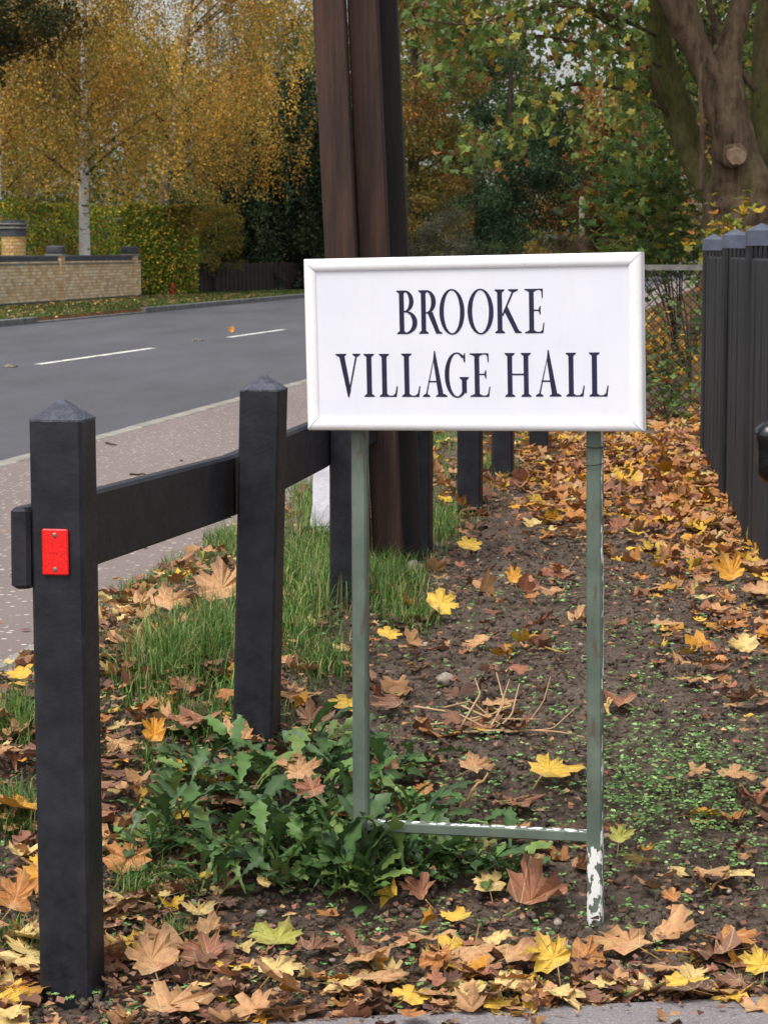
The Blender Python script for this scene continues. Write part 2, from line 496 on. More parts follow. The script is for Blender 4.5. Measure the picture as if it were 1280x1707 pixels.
# ------------------------------------------------------------------ setting: ground, road, kerbs, paths
def sheet(name, pts, mat, z=None):
    V = [(p[0], p[1], z if z is not None else p[2]) for p in pts]
    return tag(obj(name, V, [tuple(range(len(V)))], mat), kind='structure')
KS = 0.1627                                              # direction of the road: dx/dy
def xk(y): return -2.176 + KS * (y - 13.55)              # near kerb
def xf(y): return -6.45 + 0.165 * (y - 40.3)             # far kerb
ROADZ, PATHZ = 0.15, 0.20
sheet('ground', [(-2500, -2500), (2500, -2500), (2500, 2500), (-2500, 2500)], M['woodfloor'], -0.05)
def strip(name, fa, fb, ys, z, mat):
    V = []; F = []
    for y in ys:
        V.append((fa(y), y, z)); V.append((fb(y), y, z))
    for i in range(len(ys) - 1): F.append((2 * i, 2 * i + 1, 2 * i + 3, 2 * i + 2))
    return tag(obj(name, V, F, mat), kind='structure')
ys = [-60, 0, 20, 40, 60, 90, 140, 260, 500]
strip('road', lambda y: xf(y), lambda y: xk(y) - 0.06, ys, ROADZ, M['road'])
strip('footpath', lambda y: xk(y) + 0.05, lambda y: float(path_edge(y)), ys, PATHZ, M['path'])
strip('far_verge', lambda y: -400, lambda y: xf(y) - 0.11, ys, 0.25, M['verge'])
tag(obj('verge_bank', [(xf(y) - dx, y, z) for y in ys for dx, z in ((.112, .2495), (.0, .12))], [(2 * i, 2 * i + 1, 2 * i + 3, 2 * i + 2) for i in range(len(ys) - 1)], M['woodfloor']), kind='structure')
strip('woodland_floor', lambda y: float(path_edge(y)) - 0.01, lambda y: 400, [21.8, 40, 90, 260, 500], 0.322, M['woodfloor'])

ANG = -math.atan(KS)
def kerb_run(name, fx, y0, y1, w, top, bottom, mat, low=None):
    root = tag(empty(name, (fx(y0), y0, bottom)), kind='structure')
    L = 0.905
    b = MB(); b.box((0, 0, 0), (w, L, 0.2), bevel=0.012)
    me = raw_mesh('kerb_stone', np.concatenate(b.V), b.F, mat)
    y = y0; i = 0
    while y < y1:
        o = bpy.data.objects.new('kerb_stone', me)
        z = top - 0.1 + random.uniform(-.003, .003)
        if low and low[0] < y < low[1]: z = low[2] - 0.1
        o.location = Vector((fx(y) + random.uniform(-.004, .004), y, z)) - root.location
        o.rotation_euler = (0, 0, ANG + random.uniform(-.004, .004))
        link(o, root)
        y += 0.915 * math.cos(ANG)
    return root
kerb_run('near_kerb', lambda y: xk(y), 6, 62, 0.125, PATHZ + 0.006, 0.0, M['kerb'])
kerb_run('far_kerb', lambda y: xf(y) - 0.05, 32, 100, 0.125, 0.26, 0.0, M['kerb_dark'], (42.5, 49.5, 0.185))
# concrete edging of the footpath
kerb_run('path_edging', lambda y: float(path_edge(y)) - 0.01, 3.5, 7.3, 0.06, PATHZ + 0.012, 0.0, M['kerb'])

# painted centre line, one mark each
def cx(y): return -3.84 + 0.185 * (y - 26.9)
marks = [(at_z(70, 607, .155).y, at_z(262, 580, .155).y), (at_z(386, 562, .155).y, at_z(456, 553, .155).y + 1.2), (48.5, 52.5), (58.5, 62.5), (14.5, 18.5)]
for a, b_ in marks:
    V = [(cx(a) - .05, a, ROADZ + .004), (cx(a) + .05, a, ROADZ + .004), (cx(b_) + .05, b_, ROADZ + .004), (cx(b_) - .05, b_, ROADZ + .004)]
    o = obj('centre_line_mark', V, [(0, 1, 2, 3)], M['paint']); tag(o, kind='structure')

# planted bed with real clods
def make_bed():
    rows = []
    y = 3.6
    while y < 22.2:
        rows.append(y); y += y * 0.0032 if y < 10 else y * 0.008
    rows = np.array(rows); nc = 260
    V = np.zeros((len(rows), nc, 3))
    for i, y in enumerate(rows):
        x0 = float(path_edge(y)); x1 = 0.19 * y + 0.7 + (3 if y > 12 else 0)
        xs = np.linspace(x0, x1, nc)
        h = H0(xs, y)
        lump = -0.010 + 0.030 * fbm(xs * 3.1, y * 3.1, 0, 3) + 0.022 * np.abs(fbm(xs * 14, y * 14, 3, 3)) + 0.012 * fbm(xs * 42, y * 42, 7, 2)
        fade = np.clip((xs - x0) / 0.3, 0, 1) * np.clip((y - 4.25) / 0.2, 0, 1)
        h = h + lump * fade
        h = np.where(y < 4.27 + 0.165 * xs - 0.01, -0.02, h)
        V[i, :, 0] = xs; V[i, :, 1] = y; V[i, :, 2] = h
    n = len(rows)
    idx = np.arange(n * nc).reshape(n, nc)
    F = np.stack([idx[:-1, :-1], idx[:-1, 1:], idx[1:, 1:], idx[1:, :-1]], -1).reshape(-1, 4)
    return tag(obj('soil_bed', V.reshape(-1, 3), F, M['soil'], smooth=True), kind='structure')
make_bed()
sheet('drive', [(-2.5, -6, 0.0), (9, -6, 0.0), (9, 4.27 + .165 * 9, 0.0), (0.9, 4.27 + .165 * 0.9, 0), (0.3, 4.285 + .165 * .3, 0), (-2.5, 4.27 - .165 * 2.5, 0.0)], M['drive'], 0.006)

# ------------------------------------------------------------------ leaf shapes
HALF = [(0, .54), (.06, .43), (.14, .40), (.12, .30), (.15, .22), (.24, .29), (.30, .35), (.33, .28), (.45, .25), (.40, .16), (.40, .09), (.29, .02), (.36, -.04), (.43, -.12), (.33, -.18), (.26, -.28), (.10, -.27)]
MAPLE = np.array(HALF + [(-x, y) for x, y in HALF[:0:-1]])
HALF_S = [(0, .54), (.13, .36), (.14, .24), (.30, .34), (.44, .23), (.30, .03), (.42, -.13), (.26, -.27), (.08, -.27)]
MAPLE_S = np.array(HALF_S + [(-x, y) for x, y in HALF_S[:0:-1]])
def leaf_verts(outline, rng, curl=0.5, stalk=True):
    th_ = np.arctan2(outline[:, 1], outline[:, 0]); rad = 1 + .16 * np.sin(th_ + rng.uniform(0, 6.3)) + rng.normal(0, .05, len(outline))
    if rng.random() < .35:
        t0 = rng.uniform(-3.1, 3.1); rad = rad * np.where(np.abs((th_ - t0 + math.pi) % (2 * math.pi) - math.pi) < .45, .62, 1)
    P = outline * rad[:, None]
    P = P * np.array([rng.uniform(.85, 1.1), 1.0])
    P = np.vstack([[0, -.05], P])
    x, y = P[:, 0], P[:, 1]
    a, b, c = rng.uniform(-.7, .9) * curl, rng.uniform(-.5, .8) * curl, rng.uniform(-.5, .5) * curl
    r2 = x * x + y * y
    z = a * x * x + b * y * y + c * x * y + rng.normal(0, .05 * (0.4 + curl), len(P)) * np.clip(r2 * 5, 0, 1) + abs(rng.normal(0, .12)) * np.abs(x) * curl
    fold = max(0, rng.normal(.25, .5)) * curl
    z = z + fold * np.abs(x) + rng.normal(0, .5) * curl * np.clip(y, 0, 1) ** 2 * 1.5
    V = np.column_stack([x * (1 - .25 * min(fold, 1)), y, z]); n = len(outline)
    F = [(0, 1 + i, 1 + (i + 1) % n) for i in range(n)]
    if stalk:
        k = len(V); s = rng.uniform(-.2, .2)
        V = np.vstack([V, [(-.012, -.22, 0), (.012, -.22, 0), (s + .01, -.75, .03), (s - .01, -.75, .03)]])
        F.append((k, k + 1, k + 2)); F.append((k, k + 2, k + 3))
    V[:, 2] -= V[:, 2].mean()
    return V, F
def leaf_cols(V, base, rng, n_out):
    c = np.tile(np.array(base), (len(V), 1))
    c *= rng.uniform(.62, 1.2, (len(V), 1)) * (1 + rng.normal(0, .05, (len(V), 3)))
    c[0] = np.array(base) * 1.15
    c[n_out + 1:] = np.array(lin((150, 110, 60)))
    return np.clip(c, 0, 1)

PAL = {   # base colours of fallen leaves
    'yellow': lin((216, 176, 66)), 'golden': lin((206, 146, 48)), 'pale yellow': lin((214, 186, 120)), 'tan': lin((190, 144, 100)),
    'orange': lin((184, 124, 70)), 'russet': lin((156, 104, 78)), 'brown': lin((130, 92, 72)), 'dark brown': lin((98, 70, 58)),
    'greenish yellow': lin((164, 162, 74)),
}
LEAFMESH = {}
def leaf_mesh(colname, variant):
    k = (colname, variant)
    if k not in LEAFMESH:
        rng = np.random.default_rng(hash(colname) % 1 + variant * 31 + len(colname) * 7 + sum(map(ord, colname)))
        V, F = leaf_verts(MAPLE, rng, 0.25 if variant < 4 else (0.6 if variant < 8 else 1.0))
        LEAFMESH[k] = raw_mesh('maple_leaf', V, F, M['fallen'], leaf_cols(V, PAL[colname], rng, len(MAPLE)))
        lu = np.array(V, dtype=np.float32); lu[:, 2] = 1.0
        LEAFMESH[k].attributes.new('luv', 'FLOAT_VECTOR', 'POINT').data.foreach_set('vector', lu.ravel())
    return LEAFMESH[k]

# ------------------------------------------------------------------ black rail fence along the footpath
RD = Vector((0.1677, 1, 0)).normalized()          # along the rail
RNv = Vector((-RD.y, RD.x, 0))                    # towards the road
PW = 0.100
def post_prism(mb, base, top, w, bev=0.006, tip=0.034):
    """square post from base to shoulder, pointed top; axes along the rail"""
    ax = RD; ay = RNv; h = w / 2
    prof8 = [(h, -h + bev), (h, h - bev), (h - bev, h), (-h + bev, h), (-h, h - bev), (-h, -h + bev), (-h + bev, -h), (h - bev, -h)]
    V = []
    N = 9
    for k in range(N):
        f = k / (N - 1); c = base.lerp(top, f)
        for (p, q) in prof8: V.append(c + ax * p + ay * q)
    F = [(k * 8 + i, k * 8 + (i + 1) % 8, k * 8 + 8 + (i + 1) % 8, k * 8 + 8 + i) for k in range(N - 1) for i in range(8)]
    mb.add(V, F)
def post_cap(mb, top, axis, w, tip=0.034, bev=0.006):
    ax = RD; ay = RNv; h = w / 2 + 0.0006
    prof8 = [(h, -h + bev), (h, h - bev), (h - bev, h), (-h + bev, h), (-h, h - bev), (-h, -h + bev), (-h + bev, -h), (h - bev, -h)]
    V = []
    for zz, s in ((-0.004, 1.0), (0.0, 1.0), (tip * 0.62, 0.42), (tip, 0.10)):
        for (p, q) in prof8: V.append(top + axis * zz + ax * p * s + ay * q * s)
    F = [(k * 8 + i, k * 8 + (i + 1) % 8, k * 8 + 8 + (i + 1) % 8, k * 8 + 8 + i) for k in range(3) for i in range(8)]
    F.append(tuple(range(24, 32)))
    mb.add(V, F)
post_px = [((122, 1650), (105, 697)), ((428, 1222), (440, 648)), ((581, 1003), None), ((696, 927), None), ((783, 853), None), ((838, 793), None), ((898, 750), None)]
post_lab = ['nearest black square post carrying the red reflector', 'second black post from the front, between the two visible rail spans',
            'third black post, close behind the left sign leg', 'fourth black post, at the right of the brown timber uprights',
            'fifth black post, standing alone in the bed below the sign', 'sixth black post with a grass tuft at its foot', 'seventh and farthest black post, half hidden under the sign']
POSTS = []
for i, (b, t) in enumerate(post_px):
    Y = 4.45 * (1 + .32 * i)
    base = at_y(b[0], b[1], Y)
    top = at_y(t[0], t[1], Y) if t else Vector((base.x, Y, 1.065))
    ax = (top - base).normalized()
    root = empty('fence_post', base)
    tag(root, post_lab[i], 'post', 'black posts of the footpath rail')
    mb = MB(); post_prism(mb, base - ax * 0.12, top, PW); mb.build('shaft', M['plastic'], root, loc=base).location = (0, 0, 0)
    mb = MB(); post_cap(mb, top, ax, PW); mb.build('pointed_cap', M['plastic_top'], root, loc=base).location = (0, 0, 0)
    POSTS.append((base, top, root))
# rails on the road side of the posts
def rail(i, j, z0, z1, label, e0=0.0, e1=0.0):
    a = POSTS[i][0].copy(); b = POSTS[j][0].copy(); a.z = z0; b.z = z1
    a += RNv * (PW / 2 + 0.021); b += RNv * (PW / 2 + 0.021)
    d = (b - a).normalized(); a = a - d * e0; b = b + d * e1
    L = (b - a).length; c = (a + b) / 2
    X = RNv.copy(); Y_ = d; Z = X.cross(Y_); Z = -Z if Z.z < 0 else Z
    R = Matrix((X, Y_, Z)).transposed()
    mb = MB(); mb.box((0, 0, 0), (0.038, L, 0.152), R, bevel=0.007)
    o = mb.build('fence_rail', M['plastic'])
    o.location = c
    return tag(o, label, 'rail', 'black rails between the posts')
rail(0, 1, 0.853, 0.826, 'black rail spanning the nearest and second posts', 0.056, -0.005)
rail(1, 2, 0.826, 0.826, 'black rail running from the second post behind the sign corner', -0.005, -0.005)
rail(2, 4, 0.826, 0.84, 'black rail behind the brown timbers and the sign board', -0.005, -0.005)
rail(4, 6, 0.84, 0.84, 'farthest black rail, running on behind the sign board', -0.005, 0.05)
# reflector on the nearest post
def reflector_part():
    base, top, root = POSTS[0]
    yfront = 4.45 - 0.052
    c = at_y(93.5, 920, yfront)
    t = (c.z - base.z) / (top.z - base.z)
    axis_pt = base.lerp(top, t)
    u = (-RNv); n = -RD                                   # u to the right, n to the camera
    off = (c - axis_pt).dot(u)
    c = axis_pt + n * (PW / 2 + 0.0045) + u * off
    up = (top - base).normalized()
    R = Matrix((u, n, up)).transposed()
    mb = MB()
    mb.box(c, (0.050, 0.008, 0.0855), R, bevel=0.0022)
    mb.box(c + n * .0001, (0.046, 0.0088, 0.0012), R)
    o = mb.build('reflector', M['reflector'], root, loc=base); o.location = (0, 0, 0)
    tag(o, 'red plastic reflector plate screwed to the post')
    for s in (-1, 1):
        pc = c + up * s * 0.032 + n * 0.0045
        m2 = MB(); m2.tube([pc - n * .003, pc + n * .0008, pc + n * .0016], [.0042, .0042, .0028], 12)
        q = m2.build('screw', M['steel'], o, loc=base); q.location = (0, 0, 0)
reflector_part()

# ------------------------------------------------------------------ the sign
SL, SR = 5.00, 4.76
C_tl, C_tr, C_br, C_bl = at_y(508, 432, SL), at_y(1070, 420, SR), at_y(1072, 719, SR), at_y(514, 717, SL)
SO = (C_tl + C_tr + C_br + C_bl) / 4
SU = ((C_tr - C_tl) + (C_br - C_bl)).normalized()
SV = ((C_tl - C_bl) + (C_tr - C_br)); SV = (SV - SU * SV.dot(SU)).normalized()
SN = SU.cross(SV)                                        # towards the camera
SW = ((C_tr - C_tl).length + (C_br - C_bl).length) / 2
SH = ((C_tl - C_bl).length + (C_tr - C_br).length) / 2
def uv_of(px, py, off=0.0):
    """intersection of a photo pixel with the sign's panel plane, in the sign's own u,v"""
    d = at_y(px, py, 1.0) - Vector((0, 0, CZ)); o = Vector((0, 0, CZ))
    q = SO + SN * off
    t = (q - o).dot(SN) / d.dot(SN)
    p = o + d * t - SO
    return p.dot(SU), p.dot(SV)
foot_l = at_y(601, 1400, SL + .03); 
sign_root = empty('name_sign', (SO.x, SO.y + .02, float(H0(SO.x, SO.y))))
tag(sign_root, 'white framed village hall name board on two green steel legs', 'sign')
def sgn(name, mb, mat, parent=sign_root, smooth=False):
    o = mb.build(name, mat, parent, smooth, loc=sign_root.location); o.location = (0, 0, 0); return o
def sp(u, v, n): return SO + SU * u + SV * v + SN * n
BW = 0.0265
mb = MB(); Rm = Matrix((SU, SN, SV)).transposed()
mb.box(sp(0, 0, 0.001), (SW - BW, 0.004, SH - BW), Rm); sgn('panel', mb, M['panel'])
mb = MB(); mb.box(sp(0, 0, -0.013), (SW - .012, 0.012, SH - .012), Rm); sgn('back_board', mb, M['backing'])
# mitred bullnose frame bars
def bar(p0, p1, inward, label):
    mb = MB(); N = 12; V = []
    d = (p1 - p0).normalized()
    for end, s in ((p0, 1), (p1, -1)):
        for k in range(N + 1):
            a = math.pi * k / N
            w = BW * (0.5 - 0.5 * math.cos(a)); hgt = 0.0088 * math.sin(a) if 0 < k < N else 0.0
            V.append(end + inward * w + d * s * (w + 0.0009) + SN * (hgt + 0.0025))
        for w in (BW, 0.0):
            V.append(end + inward * w + d * s * (w + 0.0009) - SN * 0.020)
    m = N + 3
    F = [(i, (i + 1) % m, m + (i + 1) % m, m + i) for i in range(m)] + [tuple(range(m - 1, -1, -1)), tuple(range(m, 2 * m))]
    mb.add(V, F); o = sgn('frame_bar', mb, M['frame'])
    bmh = bmesh.new(); bmh.from_mesh(o.data); bmesh.ops.recalc_face_normals(bmh, faces=bmh.faces); bmh.to_mesh(o.data); bmh.free()
    o.data.polygons.foreach_set('use_smooth', np.array([1 if (i < N) else 0 for i in range(m)] + [0, 0], dtype=bool))
    flat_edges = set()
    for p in o.data.polygons:
        if not p.use_smooth: flat_edges.update(p.edge_keys)
    for e in o.data.edges: e.use_edge_sharp = tuple(sorted(e.vertices)) in flat_edges
    tag(o, label)
hw, hh = SW / 2, SH / 2
K = [sp(-hw, hh, 0), sp(hw, hh, 0), sp(hw, -hh, 0), sp(-hw, -hh, 0)]
bar(K[0], K[1], -SV, 'top bar of the white frame'); bar(K[1], K[2], -SU, 'right bar of the white frame')
bar(K[2], K[3], SV, 'bottom bar of the white frame'); bar(K[3], K[0], SU, 'left bar of the white frame')

# serif capitals, built from polygons; width in cap heights
def ring(cx_, cy_, ro, ri, a0, a1, n=26, shift=0.0):
    out = []; st = [math.radians(a0 + (a1 - a0) * k / n) for k in range(n + 1)]
    for k in range(n):
        q = []
        for (r, a, s) in ((ro, st[k], 0), (ro, st[k + 1], 0), (ri, st[k + 1], shift), (ri, st[k], shift)):
            q.append((cx_ + s + r[0] * math.cos(a), cy_ + r[1] * math.sin(a)))
        out.append(q)
    return out
def rc(x0, y0, x1, y1): return [(x0, y0), (x1, y0), (x1, y1), (x0, y1)]
def ser(xc, y, d, hwid, sh):
    return [(xc - hwid, y), (xc + hwid, y), (xc + hwid, y + .026 * d), (xc + sh, y + .07 * d), (xc - sh, y + .07 * d), (xc - hwid, y + .026 * d)]
def stem(xc, hwid=.115, sh=.056):
    return [rc(xc - sh, 0, xc + sh, 1), ser(xc, 0, 1, hwid, sh), ser(xc, 1, -1, hwid, sh)]
GL = {
 'B': (.52, stem(.155) + [rc(.15, .97, .25, 1.0), rc(.15, .50, .27, .535), rc(.15, 0, .25, .035)] + ring(.23, .7525, (.21, .2475), (.105, .215), -90, 90) + ring(.24, .267, (.28, .267), (.165, .232), -90, 90)),
 'R': (.60, stem(.155) + [rc(.15, .97, .25, 1.0), rc(.15, .465, .27, .50)] + ring(.23, .7325, (.225, .2675), (.115, .2325), -90, 90) + [[(.255, .475), (.375, .50), (.535, .06), (.60, .022), (.60, 0), (.455, 0)]]),
 'O': (.585, ring(.2925, .5, (.2925, .52), (.19, .487), 0, 360, 48)),
 'K': (.665, stem(.155) + [[(.205, .42), (.235, .385), (.50, .965), (.455, .965)], ser(.475, 1, -1, .115, .03), [(.245, .53), (.335, .615), (.60, .06), (.665, .025), (.665, 0), (.515, 0)]]),
 'E': (.45, [rc(.10, 0, .21, 1), rc(0, .972, .42, 1), rc(0, 0, .42, .032), ser(.155, 0, 1, .14, .056), ser(.155, 1, -1, .14, .056), rc(.2, .50, .345, .532), [(.345, .42), (.365, .42), (.365, .61), (.345, .61), (.32, .532), (.32, .50)], [(.42, 1), (.345, .985), (.385, .94), (.40, .79), (.42, .79)], [(.42, 0), (.345, .02), (.40, .075), (.425, .23), (.45, .23)]]),
 'V': (.58, [[(.075, 1), (.20, 1), (.345, .16), (.30, 0), (.275, 0)], [(.475, 1), (.515, 1), (.30, 0), (.275, .04)], ser(.13, 1, -1, .125, .06), ser(.49, 1, -1, .09, .03)]),
 'I': (.25, stem(.125)),
 'L': (.46, stem(.155) + [rc(.15, 0, .43, .032), [(.43, 0), (.33, .02), (.40, .08), (.435, .25), (.46, .25)]]),
 'A': (.57, [[(.275, 1.06), (.30, 1.06), (.48, .05), (.36, .05), (.262, .80)], [(.255, .86), (.278, 1.06), (.30, 1.02), (.10, .03), (.065, .03)], [(.13, .335), (.42, .335), (.42, .37), (.13, .37)], ser(.085, 0, 1, .085, .025), ser(.44, 0, 1, .13, .065)]),
 'G': (.56, ring(.29, .5, (.29, .52), (.185, .487), 52, 322, 36) + [rc(.405, .09, .515, .44), ser(.46, .455, -1, .105, .056), [(.455, .80), (.49, .80), (.49, 1.0), (.47, 1.0), (.44, .93)], [(.40, .08), (.515, .10), (.515, .15), (.42, .16)]]),
 'H': (.66, stem(.14) + stem(.52) + [rc(.18, .495, .48, .53)]),
}
def letter(ch, x0, x1, yt, yb):
    """pixel box of the letter in the 2.133x crop of the photo at (500,400)"""
    P = lambda x, y: uv_of(500 + x * 600 / 1280, 400 + y * 600 / 1280, 0.003)
    w, polys = GL[ch]
    u0, v0 = P(x0, yb); u1, _ = P(x1, yb); _, v1 = P(x0, yt)
    sx = (u1 - u0) / w; sy = (v1 - v0)
    mb = MB()
    for k, poly in enumerate(polys):
        n = len(poly); zf = 0.0036 + 0.000010 * k
        ptsf = [sp(u0 + x * sx, v0 + y * sy, zf) for x, y in poly]; ptsb = [sp(u0 + x * sx, v0 + y * sy, 0.0026) for x, y in poly]
        mb.add(ptsf + ptsb, [tuple(range(n))] + [(i, n + i, n + (i + 1) % n, (i + 1) % n) for i in range(n)])
    sgn('letter', mb, M['letter'])
for ch, x0, x1, yt, yb in [('B', 340, 418, 180, 335), ('R', 418, 506, 179, 334), ('O', 497, 586, 178, 334), ('O', 597, 689, 177, 333), ('K', 688, 788, 176, 332), ('E', 800, 869, 174, 332)]:
    letter(ch, x0, x1, yt, yb)
for ch, x0, x1, yt, yb in [('V', 130, 218, 405, 560), ('I', 228, 268, 405, 558), ('L', 278, 349, 405, 558), ('L', 357, 429, 404, 558), ('A', 437, 524, 404, 558), ('G', 516, 600, 403, 558), ('E', 606, 677, 403, 558), ('H', 726, 826, 402, 558), ('A', 838, 929, 401, 557), ('L', 940, 1012, 401, 557), ('L', 1022, 1097, 400, 557)]:
    letter(ch, x0, x1, yt, yb)
# legs: square tube turned so that two faces show; 'col' carries how far the paint has flaked
def sq_tube(mb, a, b, w, rot, cfun, n=30, bev=0.004, up=None):
    d = (b - a).normalized()
    e1 = Vector((math.cos(rot), math.sin(rot), 0)) if abs(d.z) > .5 else Vector((0, 0, 1))
    e1 = (e1 - d * e1.dot(d)).normalized(); e2 = d.cross(e1)
    h = w / 2
    p8 = [(h, -h + bev), (h, h - bev), (h - bev, h), (-h + bev, h), (-h, h - bev), (-h, -h + bev), (-h + bev, -h), (h - bev, -h)]
    V = []; C = []
    for k in range(n):
        c = a.lerp(b, k / (n - 1))
        for i, (x, y) in enumerate(p8):
            V.append(c + e1 * x + e2 * y); f = cfun(k / (n - 1), i); C.append((f, f, f))
    F = [(k * 8 + i, k * 8 + (i + 1) % 8, k * 8 + 8 + (i + 1) % 8, k * 8 + 8 + i) for k in range(n - 1) for i in range(8)]
    F += [tuple(range(7, -1, -1)), tuple(range((n - 1) * 8, n * 8))]
    mb.V.append(np.array([tuple(v) for v in V])); mb.F.extend([tuple(i + mb.n for i in f) for f in F]); mb.C.append(np.array(C)); mb.n += len(V)
def leg_y(px):
    u, v = uv_of(px, 600, -0.02)
    return (SO + SU * u + SV * v).y + 0.043
def leg(px_top, px_bot, py_bot, Y, flake, lab):
    t = at_y(px_top, 720, Y); t0 = at_y(px_bot, py_bot, Y); g = float(H0(t0.x, Y))
    d = (t - t0).normalized(); a = t0 - d * 0.12; b = t + d * 0.22
    mb = MB(); sq_tube(mb, a, b, 0.0315, math.radians(-14), flake)
    o = sgn('leg', mb, M['leg']); tag(o, lab); return a, b
leg(600, 603, 1420, leg_y(600), lambda f, i: 0.12 if i in (0, 7) else 0.0, 'left steel leg with streaks of rust through grey green paint')
leg(991, 992, 1545, leg_y(991), lambda f, i: 0.60 if (f < 0.235 and f > .10) else (0.55 if i in (0, 1) else 0.0), 'right steel leg with paint flaked to white at its foot')
mb = MB(); sq_tube(mb, at_y(606, 1375, leg_y(600)), at_y(986, 1394, leg_y(991)), 0.023, 0, lambda f, i: 0.62 if i in (0, 1) else 0.0, bev=.003)
tag(sgn('cross_bar', mb, M['leg']), 'low steel cross bar with white flaked upper edge')
# tie wire round the right leg
mb = MB()
for k, yy in enumerate((742, 772)):
    c = at_y(991, yy, leg_y(991))
    mb.tube([c + Vector((math.cos(a) * .0222, math.sin(a) * .0222, .004 * math.sin(a * 1.0 + k))) for a in np.linspace(0, 2 * math.pi, 17)], .0011, 5, cap=False)
sgn('tie_wire', mb, M['wire'])

# ------------------------------------------------------------------ tall timber uprights
def timber(px0, w_px, side_px, Y, base_py, mat, lab, w=0.1, rot=0.0, shift=0.0):
    """px0 = left edge at the photo's top row"""
    t = at_y(px0 + w_px / 2, 0, Y); lean = 0.0465
    base = Vector((t.x + (t.z - 0.25) * lean + shift, Y, 0.20)); top = Vector((t.x - 0.95 * lean, Y, t.z + 0.95))
    mb = MB()
    d = (top - base).normalized(); L = (top - base).length
    X = Vector((math.cos(rot), math.sin(rot), 0)); X = (X - d * X.dot(d)).normalized(); Yv = d.cross(X)
    wd = w_px * Y / FP
    h1, h2, bv = wd / 2, w / 2, .005
    p8 = [(h1, -h2 + bv), (h1, h2 - bv), (h1 - bv, h2), (-h1 + bv, h2), (-h1, h2 - bv), (-h1, -h2 + bv), (-h1 + bv, -h2), (h1 - bv, -h2)]
    V = []; n = 20
    for k in range(n):
        c = d * (L * k / (n - 1))
        wob = 0.0
        for (x, y) in p8: V.append(c + X * (x + wob) + Yv * y)
    F = [(k * 8 + i, k * 8 + (i + 1) % 8, k * 8 + 8 + (i + 1) % 8, k * 8 + 8 + i) for k in range(n - 1) for i in range(8)]
    F += [tuple(range(7, -1, -1)), tuple(range((n - 1) * 8, n * 8))]
    mb.add(V, F)
    o = mb.build('timber_upright', mat); o.location = base
    return tag(o, lab, 'post', 'tall leaning timber uprights')
timber(524, 52, 8, 8.10, 960, M['timber'], 'left of the three tall leaning timbers, brown with a grey streak', .1, math.radians(-4))
timber(581, 49, 8, 8.18, 952, M['timber'], 'middle of the three tall leaning timbers, brown with saw marks', .1, math.radians(-4))
timber(622, 40, 8, 8.34, 956, M['timber_dark'], 'right of the three tall leaning timbers, almost black above the sign', .1, math.radians(-4))

# white marker behind the third post
def white_marker():
    b = at_y(540, 880, 9.5); b.z = float(H0(b.x, 9.5))
    mb = MB(); V = []
    for k in range(8):
        f = k / 7; z = f * 0.55 - 0.05; s = 1 - 0.5 * f
        for (x, y) in ((.062, -.03), (.062, .03), (-.06, .03), (-.06, -.03)):
            V.append((x * s + 0.014 * f + .004 * math.sin(k * 2.1 + x * 40), y * s, z))
    F = [(k * 4 + i, k * 4 + (i + 1) % 4, k * 4 + 4 + (i + 1) % 4, k * 4 + 4 + i) for k in range(7) for i in range(4)] + [(3, 2, 1, 0), (28, 29, 30, 31)]
    mb.add(V, F); o = mb.build('marker_post', M['whitepaint']); o.location = b
    tag(o, 'short tapered white marker stone behind the third black post', 'marker')
white_marker()

